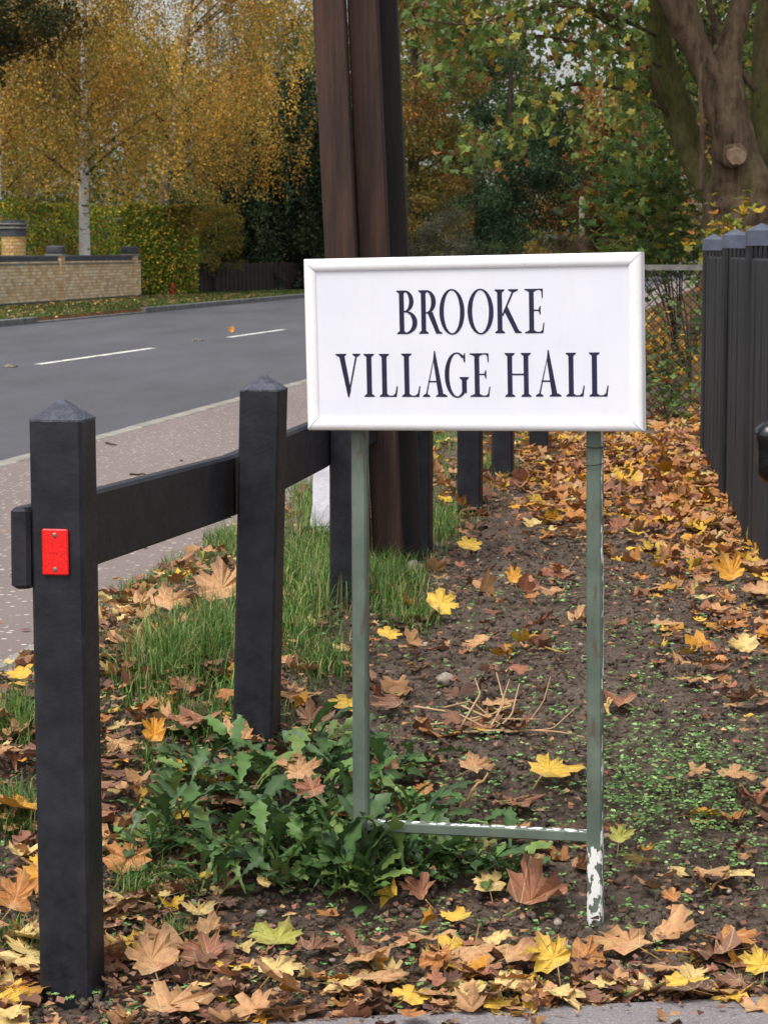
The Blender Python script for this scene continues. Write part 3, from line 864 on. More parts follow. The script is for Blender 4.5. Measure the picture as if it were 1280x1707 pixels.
# ------------------------------------------------------------------ fluted fence at the right
def fluted_fence():
    w = 0.104
    spec = [(1170, 399, 772), (1202, 392, 838), (1241, 384, 905)]
    P = [at_z(px, pb, 0.30) for px, _, pb in spec]
    root = empty('fluted_fence', P[1]); tag(root, 'dark fluted fence with three pointed blue grey posts at the right edge', 'fence')
    O = P[1]
    nf = 6; pts = []
    for sd in range(4):
        for k in range(nf):
            for (f, d) in ((.0, 0.0), (.62, 0.0), (.70, 0.007), (.92, 0.007)):
                t = (k + f) / nf * w - w / 2; e = -w / 2 + d
                pts.append([(t, e), (-e, t), (-t, -e), (e, -t)][sd])
    n = len(pts)
    for (px, psh, pb), p in zip(spec, P):
        zt = at_y(px, psh, p.y).z; h = zt - .30; cap_h = .055
        c = p + Vector((w / 2, w / 2, 0)) - O
        V = [(c.x + x, c.y + y, z) for z in (-.15, h - cap_h) for x, y in pts]
        F = [(i, (i + 1) % n, n + (i + 1) % n, n + i) for i in range(n)] + [tuple(range(n, 2 * n))]
        po = obj('post', V, F, M['fluted'], root)
        hw_ = w / 2 + .0015; V = []
        for z, q in ((h - cap_h - .002, 1), (h, 1), (h + .028, .02)):
            V += [(c.x + x * hw_ * q, c.y + y * hw_ * q, z) for x, y in ((-1, -1), (1, -1), (1, 1), (-1, 1))]
        F = [(k * 4 + i, k * 4 + (i + 1) % 4, k * 4 + 4 + (i + 1) % 4, k * 4 + 4 + i) for k in range(2) for i in range(4)] + [(8, 9, 10, 11), (3, 2, 1, 0)]
        obj('pointed_cap', V, F, M['flutecap'], po)
    # upright boards between the posts, in the plane of their left faces
    a, b = P[0], P[2]; d = (b - a); Ln = d.length; d.normalize(); nrm = Vector((-abs(d.y), d.x * (1 if d.y < 0 else -1), 0)).normalized()
    ang = math.atan2(d.y, d.x); bw = .175; N = int((Ln + .9) / bw)
    mb = MB(); mb.box((0, 0, 0), (bw - .012, .026, 1.29), bevel=.010); me = raw_mesh('fence_board', np.concatenate(mb.V), mb.F, M['fluted'])
    for k in range(N):
        q = a + d * ((k + .5) * bw) - O
        if any(abs((q + O - p).dot(d) + .05) < .06 for p in P): continue
        o = bpy.data.objects.new('fence_board', me); o.location = q + Vector((.020 + (.005 if k % 2 else 0), 0, .435)); o.rotation_euler = (0, 0, ang); link(o, root)
    for z in (.25, .80):
        mb = MB(); R = Matrix.Rotation(ang, 4, 'Z'); mb.box(d * (Ln / 2) + (a - O) + Vector((.065, 0, z)), (Ln, .04, .09), R); mb.build('back_rail', M['fluted'], root)
fluted_fence()
# black sack hanging at the frame edge
def sack():
    c = at_y(1284, 745, 7.75)
    mb = MB(); P = []; R = []
    for k in range(9):
        f = k / 8; P.append((c.x, c.y, c.z + .085 - f * .20)); R.append([.02, .052, .056, .05, .052, .05, .047, .043, .02][k])
    mb.tube(P, R, 12, wob=0.35, seed=4)
    o = mb.build('plastic_sack', M['blackbag'], smooth=True)
    tag(o, 'black plastic sack tied to the fluted post at the right edge', 'sack')
sack()

# ------------------------------------------------------------------ chain link fence
def chain_link():
    Y = 15.6; x0 = at_y(900, 500, Y).x; x1 = at_y(1178, 500, Y).x
    zt = at_y(1100, 449, Y).z; zb = 0.34
    root = empty('chain_link_fence', ((x0 + x1) / 2, Y, zb)); tag(root, 'sagging chain link fence under a flat steel rail, right of the sign', 'fence')
    mb = MB(); mb.box(((x0 + x1) / 2, Y, zt + .012), (x1 - x0, .03, .036)); o = mb.build('top_rail', M['galv'], root, loc=root.location); o.location = (0, 0, 0)
    for x in (x0, x1):
        mb = MB(); mb.box((x, Y + .03, (zt + zb) / 2 - .05), (.05, .05, zt - zb + .1)); o = mb.build('fence_stake', M['galv'], root, loc=root.location); o.location = (0, 0, 0)
    s = 0.062; h = zt - zb
    mb = MB(); n = int((x1 - x0 + h) / s)
    for k in range(n):
        for sg in (1, -1):
            P = []
            m = 14
            for j in range(m + 1):
                z = h * j / m; x = (x0 + k * s - (h if sg > 0 else 0) + z) if sg > 0 else (x0 + k * s - z)
                if x < x0 or x > x1: continue
                P.append((x, Y + .004 * sg + .02 * math.sin(x * 5 + z * 3), zb + z))
            if len(P) > 1: mb.tube(P, .0032, 4, cap=False)
    o = mb.build('wire_mesh', M['wire'], root, loc=root.location); o.location = (0, 0, 0)
chain_link()

# ------------------------------------------------------------------ foliage generators
def leaf_quads(P, size, cols, rng, droop=0.0, fold=0.25):
    """one folded rhombic leaf (two triangles) at each point"""
    n = len(P)
    u = rng.normal(size=(n, 3)); u[:, 2] -= droop; u /= np.linalg.norm(u, axis=1)[:, None]
    w = rng.normal(size=(n, 3)); v = np.cross(u, w); v /= np.linalg.norm(v, axis=1)[:, None]
    nn = np.cross(u, v)
    s = (size * rng.uniform(.65, 1.3, n))[:, None]
    V = np.empty((n, 4, 3)); V[:, 0] = P - u * s * .5; V[:, 2] = P + u * s * .5
    V[:, 1] = P + v * s * .34 + nn * s * fold * .5; V[:, 3] = P - v * s * .34 + nn * s * fold * .5
    i = np.arange(n)[:, None] * 4
    F = np.concatenate([i + np.array([0, 1, 2]), i + np.array([0, 2, 3])], 0)
    return V.reshape(-1, 3), F, np.repeat(cols, 4, 0)
def pal_cols(pal, w, n, rng, jit=0.22):
    pal = np.array(pal); k = rng.choice(len(pal), n, p=np.array(w) / sum(w))
    return np.clip(pal[k] * (1 + rng.normal(0, jit, (n, 1))) * (1 + rng.normal(0, .06, (n, 3))), 0.002, 1)

def make_tree(name, label, group, x, y, height, trunk_r, crown, pal, w, n_leaf, lsize, seed, clumps=60, clump_r=0.8, trunk_mat=None, lean=(0, 0), gz=0.25, cat='tree', weep=0.0, low=0.0, limbs=22):
    """crown = (centre height, radius x, radius y, radius z)"""
    rng = np.random.default_rng(seed)
    root = empty(name, (x, y, gz)); tag(root, label, cat, group)
    ch, rx, ry, rz = crown
    n = 12; t = np.linspace(0, 1, n)
    TP = np.column_stack([lean[0] * t ** 1.2 + .10 * np.sin(t * 5 + seed) * t, lean[1] * t, t * height - .1])
    TR = trunk_r * (1 - .85 * t) + trunk_r * .35 * np.exp(-t * 22)
    mb = MB(); mb.tube(TP, TR, 10, .12, seed); mb.build('trunk', trunk_mat or M['bark'], root, smooth=True)
    d = rng.normal(size=(clumps, 3)); d /= np.linalg.norm(d, axis=1)[:, None]
    rr = rng.uniform(.25, 1, clumps) ** .5
    C = d * rr[:, None] * np.array([rx, ry, rz]) + np.array([lean[0] * .6, lean[1] * .6, ch])
    if weep: C[:, 1] -= .45 * ry
    C = C[C[:, 2] > low]
    mb = MB()
    for c in C[:limbs]:
        hz = min(max(c[2] - .5 * math.hypot(c[0], c[1]), height * .12), height * .9)
        p0 = np.array([np.interp(hz, TP[:, 2], TP[:, 0]), np.interp(hz, TP[:, 2], TP[:, 1]), hz])
        mid = (p0 + c) / 2 + rng.normal(0, .15, 3) + np.array([0, 0, .2])
        r0 = trunk_r * .24 * (1 - hz / height) + .010
        tt = np.linspace(0, 1, 7)[:, None]
        mb.tube((1 - tt) ** 2 * p0 + 2 * tt * (1 - tt) * mid + tt ** 2 * c, np.linspace(r0, .008, 7), 5, cap=False)
    if mb.n: tag(mb.build('branches', M['bark'], root, smooth=True), kind='stuff')
    k = rng.choice(len(C), n_leaf)
    tone = rng.uniform(.6, 1.4, len(C)); hue = rng.integers(0, len(pal), len(C))
    if weep:
        # hanging strands: leaves strung along threads below each clump
        ns = max(60, n_leaf // 60)
        sc = rng.choice(len(C), ns); S = C[sc] + rng.normal(0, clump_r * .55, (ns, 3))
        Ls = rng.uniform(.3, 1.5, ns) * weep
        si = rng.integers(0, ns, n_leaf); f = rng.uniform(0, 1, n_leaf)
        P = S[si] + np.column_stack([.10 * np.sin(f * 3 + si) * f, .1 * np.cos(f * 2 + si) * f, -f * Ls[si]]) + rng.normal(0, .10, (n_leaf, 3))
        k = sc[si]
    else:
        g = rng.normal(size=(n_leaf, 3)); g /= np.linalg.norm(g, axis=1)[:, None]
        P = C[k] + g * (clump_r * rng.uniform(.15, 1, (n_leaf, 1)) ** .6) * np.array([1, 1, .7]) * rng.uniform(.6, 1.2, len(C))[k][:, None]
    if weep and low:
        edge = low + .45 * fbm(P[:, 0] * 1.3, P[:, 1] * 1.3, 2.0, 2)
        keep = P[:, 2] > edge; P = P[keep]; k = k[keep]; n_leaf = len(P)
    else: P[:, 2] = np.maximum(P[:, 2], low * .5 + .02 + rng.uniform(0, .2, n_leaf))
    cols = pal_cols(pal, w, n_leaf, rng)
    own = np.array(pal)[hue[k]]
    cols = (cols * .6 + own * .4) * tone[k][:, None]
    V, F, Cc = leaf_quads(P, lsize, cols, rng, droop=1.2 if weep else .3)
    obj('crown', V, F, M['foliage'], root, Cc)
    return root

L = lin
GREEN = [L((80, 106, 48)), L((100, 126, 58)), L((64, 86, 42))]
DARKG = [L((34, 48, 30)), L((46, 62, 36)), L((58, 72, 40))]
BIRCHY = [L((196, 146, 58)), L((212, 170, 80)), L((158, 114, 56)), L((134, 128, 60)), L((98, 108, 54))]
OLIVE = [L((98, 108, 54)), L((122, 122, 60)), L((78, 92, 48)), L((150, 132, 58))]
RUST = [L((144, 94, 46)), L((168, 116, 54)), L((116, 82, 44)), L((124, 116, 54))]
def px_x(px, Y): return (px - 640) * Y / FP

# weeping birches behind the brick wall
make_tree('birch_tree', 'white barked birch standing just behind the brick wall', 'weeping birches across the road', px_x(145, 60), 60, 11.5, .15, (6.3, 2.6, 2.2, 4.0), BIRCHY, [4, 3, 3, 2, 3], 32000, .070, 11, 60, .8, M['birch'], gz=.25, weep=1.2, low=2.35)
make_tree('birch_tree', 'birch with a leaning pale trunk above the hedge', 'weeping birches across the road', px_x(258, 67), 67, 13, .17, (7.0, 3.0, 2.2, 4.5), BIRCHY, [4, 4, 2, 3, 2], 39000, .070, 12, 70, .9, M['birch_old'], lean=(1.9, 0), weep=1.3, low=2.45)
make_tree('birch_tree', 'slim birch at the left edge beside the round brick pier', 'weeping birches across the road', px_x(4, 58), 58, 11, .11, (5.6, 2.0, 2.0, 3.4), BIRCHY, [3, 2, 4, 3, 3], 20000, .072, 13, 45, .8, M['birch'], weep=1.1, low=2.45)
make_tree('birch_tree', 'grey birch trunk between the round pier and the white birch', 'weeping birches across the road', px_x(50, 66), 66, 12, .16, (6.4, 2.6, 2.0, 4.0), BIRCHY, [3, 2, 4, 3, 3], 26000, .072, 14, 55, .9, M['birch_old'], weep=1.2, low=2.45)
make_tree('birch_tree', 'green leaved weeping birch left of the tall timbers', 'weeping birches across the road', px_x(452, 82), 82, 14, .14, (7.2, 2.2, 2.0, 4.2), OLIVE, [3, 3, 3, 2], 30000, .078, 15, 60, .8, M['birch_old'], lean=(.8, 0), weep=2.2, low=2.4)
make_tree('birch_tree', 'golden birch filling the gap above the dark fence', 'weeping birches across the road', px_x(352, 80), 80, 14, .15, (7.6, 2.6, 2.0, 4.6), BIRCHY, [1.5, 1, 2.5, 4, 5], 29000, .074, 16, 60, .9, M['birch_old'], weep=1.8, low=2.2)
# dark oak overhanging from the left edge
make_tree('oak_tree', 'dark green and brown tree overhanging the upper left corner', None, px_x(-110, 47), 47, 10, .26, (6.1, 3.0, 2.0, 2.3), [L((40, 52, 26)), L((58, 64, 30)), L((110, 82, 34)), L((32, 42, 26))], [4, 3, 3, 3], 20000, .09, 21, 130, .45, M['bark'], lean=(.6, 0), low=3.9)
# evergreens behind the dark fence
for i, (px, Y, h, s) in enumerate([(415, 74, 5.6, 31), (492, 75, 6.8, 32), (575, 77, 6.6, 33)]):
    make_tree('evergreen_tree', ['very dark evergreen left of the tall timbers', 'tall dark evergreen hard against the tall timbers', 'dark evergreen seen behind the tall timbers'][i], 'dark evergreens behind the board fence', px_x(px, Y), Y, h, .16, (h * .47, 1.25, 1.2, h * .5), DARKG, [5, 3, 1], 27000, .10, s, 80, .6, weep=.6)
# mixed wood beyond the bend
make_tree('oak_tree', 'olive and russet oak right of the tall timbers', 'autumn trees across the road', px_x(690, 88), 88, 14, .28, (7.2, 2.4, 2.4, 6.4), OLIVE + RUST, [3, 3, 2, 3, 3, 3, 2, 2], 42000, .11, 41, 110, .95)
make_tree('broadleaf_tree', 'large rounded dark green tree above the sign', 'autumn trees across the road', px_x(845, 100), 100, 10, .3, (4.9, 3.1, 2.6, 4.7), [L((52, 76, 46)), L((66, 90, 52)), L((42, 62, 40))], [4, 3, 3], 46000, .115, 42, 120, .95)
make_tree('broadleaf_tree', 'russet brown tree behind the grey pole', 'autumn trees across the road', px_x(985, 108), 108, 10, .25, (4.6, 2.3, 2.4, 3.9), RUST, [3, 3, 3, 2], 32000, .115, 43, 90, .85)
make_tree('broadleaf_tree', 'soft green tree between the grey pole and the sycamore', 'autumn trees across the road', px_x(1068, 104), 104, 6.6, .2, (3.0, 1.7, 1.8, 3.0), OLIVE, [3, 2, 4, 1], 20000, .11, 44, 60, .7)
make_tree('broadleaf_tree', 'tall thin topped tree over the dark green one', 'autumn trees across the road', px_x(790, 118), 118, 18, .3, (12.5, 3.8, 2.5, 4.2), OLIVE + RUST, [4, 3, 3, 2, 2, 1, 2, 1], 17000, .13, 45, 70, 1.0, low=6)
make_tree('broadleaf_tree', 'half bare tall tree showing white sky between its limbs', 'autumn trees across the road', px_x(985, 122), 122, 18, .22, (13.5, 3.2, 2.2, 3.6), RUST + OLIVE, [3, 2, 3, 2, 2, 2, 3, 2], 5000, .12, 46, 40, .9, low=7)
# bushes at the wood's edge
make_tree('bush', 'grey green twiggy bush right of the tall timbers', 'bushes along the far verge', px_x(742, 84), 84, 2.6, .05, (1.5, 1.2, 1.0, 1.5), [L((78, 80, 62)), L((96, 92, 72)), L((62, 68, 48))], [3, 2, 2], 9000, .06, 51, 40, .5, cat='bush')
make_tree('bush', 'small yellow leaved bush just above the sign', 'bushes along the far verge', px_x(890, 80), 80, 1.5, .03, (.75, .75, .6, .8), [L((176, 140, 46)), L((120, 100, 44)), L((90, 84, 40))], [3, 2, 2], 2600, .06, 52, 24, .3, cat='bush')
make_tree('bush', 'brown thicket beside the yellow bush', 'bushes along the far verge', px_x(940, 84), 84, 1.9, .04, (.9, 1.0, .8, 1.0), [L((96, 72, 54)), L((80, 66, 46)), L((70, 72, 40))], [3, 2, 2], 5000, .06, 53, 30, .4, cat='bush')
make_tree('bush', 'low dark bush at the foot of the green tree', 'bushes along the far verge', px_x(815, 86), 86, 1.9, .04, (.8, 1.3, .8, .9), DARKG, [3, 3, 2], 6000, .07, 54, 30, .45, cat='bush')
make_tree('bush', 'yellow green shrub spilling over the end of the hedge', 'bushes along the far verge', px_x(362, 68), 68, 2.5, .05, (1.5, .75, .7, 1.25), OLIVE + [L((170, 132, 40))], [2, 3, 2, 3, 2], 7500, .065, 55, 34, .42, cat='bush')
make_tree('bush', 'dark green bush behind the left end of the dark fence', 'bushes along the far verge', px_x(318, 72), 72, 3.2, .05, (1.7, 1.5, .7, 1.6), GREEN + DARKG, [2, 2, 2, 2, 2, 2], 8000, .07, 56, 34, .5, cat='bush')

# distant wood behind everything: one mass of leaves nobody could count
def woodland():
    rng = np.random.default_rng(77); n = 78000
    x = rng.uniform(-29, 31, n); y = rng.uniform(128, 146, n)
    top = 15.5 + 5.0 * fbm(x * .16, 3.0, 0, 4)
    ang = 640 + FP * x / y
    top = top - 8.0 * np.exp(-((ang - 940) / 100) ** 2) - 5.0 * np.exp(-((ang - 385) / 40) ** 2)
    z = rng.uniform(0, 1, n) ** .9 * top
    dens = fbm(x * .35, z * .35, y * .2, 3) + .25
    keep = dens > rng.uniform(-.42, .16, n)
    P = np.column_stack([x, y, z])[keep]
    cl = fbm(P[:, 0] * .22, P[:, 1] * .1, P[:, 2] * .22, 2)
    pal = np.array(OLIVE + GREEN + RUST); idx = np.clip(((cl + .5) * len(pal)).astype(int) + rng.integers(-1, 2, len(P)), 0, len(pal) - 1)
    cols = pal[idx] * rng.uniform(.6, 1.2, (len(P), 1))
    V, F, C = leaf_quads(P, .35, cols, rng)
    o = obj('distant_woodland', V, F, M['foliage'], None, C)
    tag(o, 'distant autumn wood closing the view behind the trees', 'woodland', kind='stuff')
woodland()
# right-hand roadside wood behind the sycamore, as real trees
make_tree('broadleaf_tree', 'green roadside tree behind the big sycamore', 'trees behind the sycamore', px_x(1215, 34), 34, 9, .2, (4.4, 1.9, 1.6, 3.6), GREEN + OLIVE, [3, 3, 2, 2, 2, 1, 1], 16000, .10, 61, 70, .7, gz=.32, low=2.4)
make_tree('broadleaf_tree', 'yellowing tree deep behind the sycamore limbs', 'trees behind the sycamore', px_x(1180, 52), 52, 12, .22, (6.2, 2.2, 2.0, 4.8), GREEN + BIRCHY, [3, 3, 2, 1, 1, 1, 2, 1], 18000, .10, 62, 70, .9, gz=.32, low=2.6)

# ------------------------------------------------------------------ clipped beech hedge
def hedge():
    rng = np.random.default_rng(5)
    root = empty('beech_hedge', (-6.6, 62, .25)); tag(root, 'clipped green and yellow beech hedge behind the brick wall', 'hedge')
    n = 46000
    # two legs in plan: along the wall, then across its end
    segs = [((-9.9, 52.0), (-7.35, 66.0), 1.1, 2.30), ((-7.0, 64.9), (-5.05, 65.2), 1.3, 2.42)]
    Ps = []
    for (a, b, wd, h), m in zip(segs, (int(n * .58), int(n * .42))):
        a = np.array(a); b = np.array(b); d = b - a; Ln = np.linalg.norm(d); d /= Ln; nrm = np.array([d[1], -d[0]])
        t = rng.uniform(0, 1, m); s = rng.uniform(-1, 1, m); z = rng.uniform(0.02, 1, m)
        face = rng.random(m)
        s = np.where(face < .62, np.sign(s) * (1 - np.abs(rng.normal(0, .12, m))), s)
        z = np.where(face > .85, 1 - np.abs(rng.normal(0, .05, m)), z)
        bumpy = .10 * fbm(t * Ln * 1.2, z * 2.4, 0, 3)
        q = a + np.outer(t * Ln, d) + np.outer(s * (wd / 2 + bumpy), nrm)
        Ps.append(np.column_stack([q, z * (h + .22 * fbm(t * Ln * .9, 1.0, 4, 3))]))
    P = np.concatenate(Ps); P[:, 2] = np.maximum(P[:, 2], .03)
    P -= np.array([-6.6, 62, 0])
    pal = [L((74, 92, 32)), L((96, 106, 36)), L((56, 74, 30)), L((142, 122, 42)), L((170, 136, 46)), L((116, 82, 38))]
    cols = pal_cols(pal, [5, 4, 4, 2, 1.2, 1], len(P), rng)
    patch = fbm(P[:, 0] * .8 + 4, P[:, 1] * .3, P[:, 2] * .9, 3)
    cols *= 2.1 * (1 + .7 * patch)[:, None]
    k = patch < -.26; cols[k] = cols[k] * .7 + np.array(L((140, 88, 46))) * .3
    V, F, C = leaf_quads(P, .082, cols, rng)
    obj('foliage', V, F, M['foliage'], root, np.clip(C, 0, 1))
    mb = MB()
    for (a, b, wd, h) in segs:
        for t in np.arange(.05, 1, .06):
            p = np.array(a) * (1 - t) + np.array(b) * t - np.array([-6.6, 62])
            mb.tube([(p[0], p[1], -.1), (p[0] + .05, p[1], h * .5), (p[0] - .1, p[1], h * .9)], [.035, .02, .006], 5)
    mb.build('stems', M['bark'], root)
hedge()

# ------------------------------------------------------------------ brick garden wall
def brick_wall():
    a = at_z(-40, 513, .25); b = at_z(229, 494, .25)
    a = Vector((a.x, a.y, .25)); b = Vector((b.x, b.y, .25))
    d = (b - a); Ln = d.length; d.normalize(); n = Vector((d.y, -d.x, 0))        # n faces the road
    root = empty('garden_wall', (a + b) / 2); tag(root, 'low buff brick garden wall with blue black coping across the road', 'wall')
    O = np.array((a + b) / 2); da = np.array(d); na = np.array(n); ua = np.array((0, 0, 1.))
    R = Matrix((d, -n, Vector((0, 0, 1)))).transposed()
    rng = np.random.default_rng(3)
    hgt = 0.90; ch = 0.075
    mb = MB(); mb.box(np.array([0, 0, hgt / 2 - .1]), (Ln, .20, hgt + .2), R); mb.build('mortar_core', M['mortar'], root)
    bl = .225; courses = int(hgt / ch)
    pal = [L((232, 200, 158)), L((238, 212, 174)), L((222, 186, 144)), L((216, 186, 150)), L((240, 220, 188))]
    V0 = np.array([(x, y, z) for x in (-.5, .5) for y in (-.5, .5) for z in (-.5, .5)])
    F0 = [(0, 1, 3, 2), (4, 6, 7, 5), (0, 4, 5, 1), (2, 3, 7, 6), (0, 2, 6, 4), (1, 5, 7, 3)]
    Vs, Fs, Cs = [], [], []; cnt = 0
    def put(c_along, c_out, z, sx, sy, sz):
        nonlocal cnt
        q = V0 * np.array([sx, sy, sz])
        Vs.append(np.outer(q[:, 0] + c_along, da) + np.outer(q[:, 1] + c_out, na) + np.outer(q[:, 2] + z, ua))
        Fs.extend([tuple(i + cnt for i in f) for f in F0]); cnt += 8
        Cs.append(np.tile(np.array(pal[rng.integers(len(pal))]) * rng.uniform(.85, 1.1), (8, 1)))
    for r in range(courses):
        z = .04 + r * ch + ch / 2; x = -Ln / 2 - (bl / 2 if r % 2 else 0)
        while x < Ln / 2:
            x0 = max(x, -Ln / 2); x1 = min(x + bl, Ln / 2)
            if x1 - x0 > .05: put((x0 + x1) / 2, 0, z, x1 - x0 - .011, .222 + rng.uniform(-.004, .004), ch - .011)
            x += bl
    # piers
    piers = []
    for px in (97, 218):
        t = (at_z(px, 494 + (229 - px) * .072, .25)); al = (Vector((t.x, t.y, 0)) - Vector((O[0], O[1], 0))).dot(d)
        al = min(al, Ln / 2 - .16); piers.append(al)
        for r in range(int(1.06 / ch)):
            z = .04 + r * ch + ch / 2; k = r % 2
            for (o_, w_) in (((-.055, .222), (.115, .108)) if k else ((.055, .222), (-.115, .108))):
                put(al + o_, 0, z, w_ - .011, .345, ch - .011)
    o = obj('bricks', np.concatenate(Vs), Fs, M['brick'], root, np.concatenate(Cs)); tag(o, kind='stuff')
    # blue brick footing course and copings
    mb = MB(); mb.box(na * .0 + ua * .0, (Ln, .245, .10), R); mb.build('footing_course', M['bluebrick'], root)
    edges = [-Ln / 2] + piers + [Ln / 2]
    for i in range(len(edges) - 1):
        x0 = edges[i] + (.17 if i else 0); x1 = edges[i + 1] - .17 if i + 1 < len(edges) - 1 else edges[i + 1]
        if x1 - x0 < .3: continue
        mb = MB(); mb.box(da * (x0 + x1) / 2 + ua * (hgt + .085), (x1 - x0, .20, .17), R, bevel=.02); mb.build('coping', M['bluebrick'], root)
        mb = MB(); mb.box(da * (x0 + x1) / 2 + ua * (hgt - .015), (x1 - x0, .27, .035), R); mb.build('coping_band', M['copband'], root)
    for al in piers:
        mb = MB(); mb.box(da * al + ua * 1.085, (.40, .40, .045), R); mb.build('pier_band', M['copband'], root)
        mb = MB(); mb.box(da * al + ua * 1.20, (.37, .37, .19), R, bevel=.03); mb.build('pier_cap', M['bluebrick'], root)
        mb = MB(); mb.box(da * al + ua * .50, (.32, .32, 1.12), R); mb.build('pier_core', M['mortar'], root)
brick_wall()
def round_pier():
    Y = 54.0; x = px_x(27, Y); root = empty('round_pier', (x, Y, .25)); tag(root, 'round buff brick pier with banded dark cap at left', 'pier')
    r = .27; n = 16; mb = MB(); rng = np.random.default_rng(9)
    mb.tube([(0, 0, -.1), (0, 0, 1.6)], [r - .012, r - .012], 24); mb.build('mortar_core', M['mortar'], root)
    pal = [L((206, 170, 110)), L((196, 156, 98)), L((216, 186, 136))]
    mb = MB()
    for k in range(20):
        z = .02 + k * .075 + .0375
        for j in range(n):
            a = 2 * math.pi * (j + .5 * (k % 2)) / n
            Rm_ = Matrix.Rotation(a, 4, 'Z')
            mb.box((math.cos(a) * (r - .03), math.sin(a) * (r - .03), z), (.06, 2 * r * math.sin(math.pi / n) - .012, .064), Rm_, np.array(pal[rng.integers(3)]) * rng.uniform(.9, 1.08))
    tag(mb.build('bricks', M['brick'], root), kind='stuff')
    zb = 1.50
    for nm, h, rr, m in (('cap_course', .17, r + .02, 'bluebrick'), ('cap_band', .03, r + .05, 'copband'), ('cap_course', .06, r + .03, 'bluebrick'), ('cap_band', .03, r + .05, 'copband'), ('cap_top', .07, r + .0, 'bluebrick')):
        mb = MB(); mb.tube([(0, 0, zb), (0, 0, zb + h)], [rr, rr], 24); mb.build(nm, M[m], root); zb += h
round_pier()

# dark board fence beyond the hedge
def board_fence():
    a = Vector((px_x(300, 66), 66, .25)); b = Vector((px_x(700, 84), 84, .25)); d = b - a; Ln = d.length; d.normalize(); n = Vector((d.y, -d.x, 0))
    root = empty('board_fence', (a + b) / 2); tag(root, 'low dark brown board fence beyond the hedge', 'fence')
    ang = math.atan2(d.y, d.x); bw = .145; N = int(Ln / bw)
    mb = MB(); mb.box((0, 0, 0), (bw - .008, .022, .86), bevel=.003); me = raw_mesh('fence_board', np.concatenate(mb.V), mb.F, M['timber_low'])
    for k in range(N):
        o = bpy.data.objects.new('fence_board', me); p = d * ((k + .5) * bw - Ln / 2)
        o.location = p + n * (.008 if k % 2 else -.008) + Vector((0, 0, .40 + random.uniform(-.012, .012))); o.rotation_euler = (0, random.uniform(-.012, .012), ang)
        link(o, root)
    mb = MB(); R = Matrix.Rotation(ang, 4, 'Z')
    for z in (.2, .65): mb.box(-n * .05 + Vector((0, 0, z)), (Ln, .05, .08), R)
    mb.build('back_rail', M['timber_low'], root)
board_fence()
# grey pole, red marker, road studs
mb = MB(); Yp = 92; xp = px_x(967, Yp)
mb.tube([(0, 0, -.05), (0, 0, 3.15), (0, 0, 3.25)], [.115, .105, .06], 12)
o = mb.build('utility_pole', M['pole'], smooth=True); o.location = (xp, Yp, .25); tag(o, 'slim grey pole above the sign among the trees', 'pole')
mb = MB(); mb.tube([(0, 0, -.05), (0, 0, .30), (0, 0, .34)], [.036, .036, .015], 10); mb.box((0, -.03, .24), (.06, .03, .08))
o = mb.build('marker_post', M['red']); o.location = (px_x(290, 63.8), 63.8, .25); tag(o, 'small red marker post at the foot of the hedge', 'marker')
for px, py, lab in ((18, 612, 'road stud at the left edge on the centre line'), (330, 568, 'road stud between the two white centre marks')):
    p = at_z(px, py, ROADZ)
    mb = MB(); mb.box((0, 0, .008), (.13, .17, .024), bevel=.008); mb.box((0, 0, .022), (.06, .15, .018), bevel=.005)
    o = mb.build('road_stud', M['stud']); o.location = p; o.rotation_euler = (0, 0, ANG); tag(o, lab, 'road stud', 'studs on the road centre line')

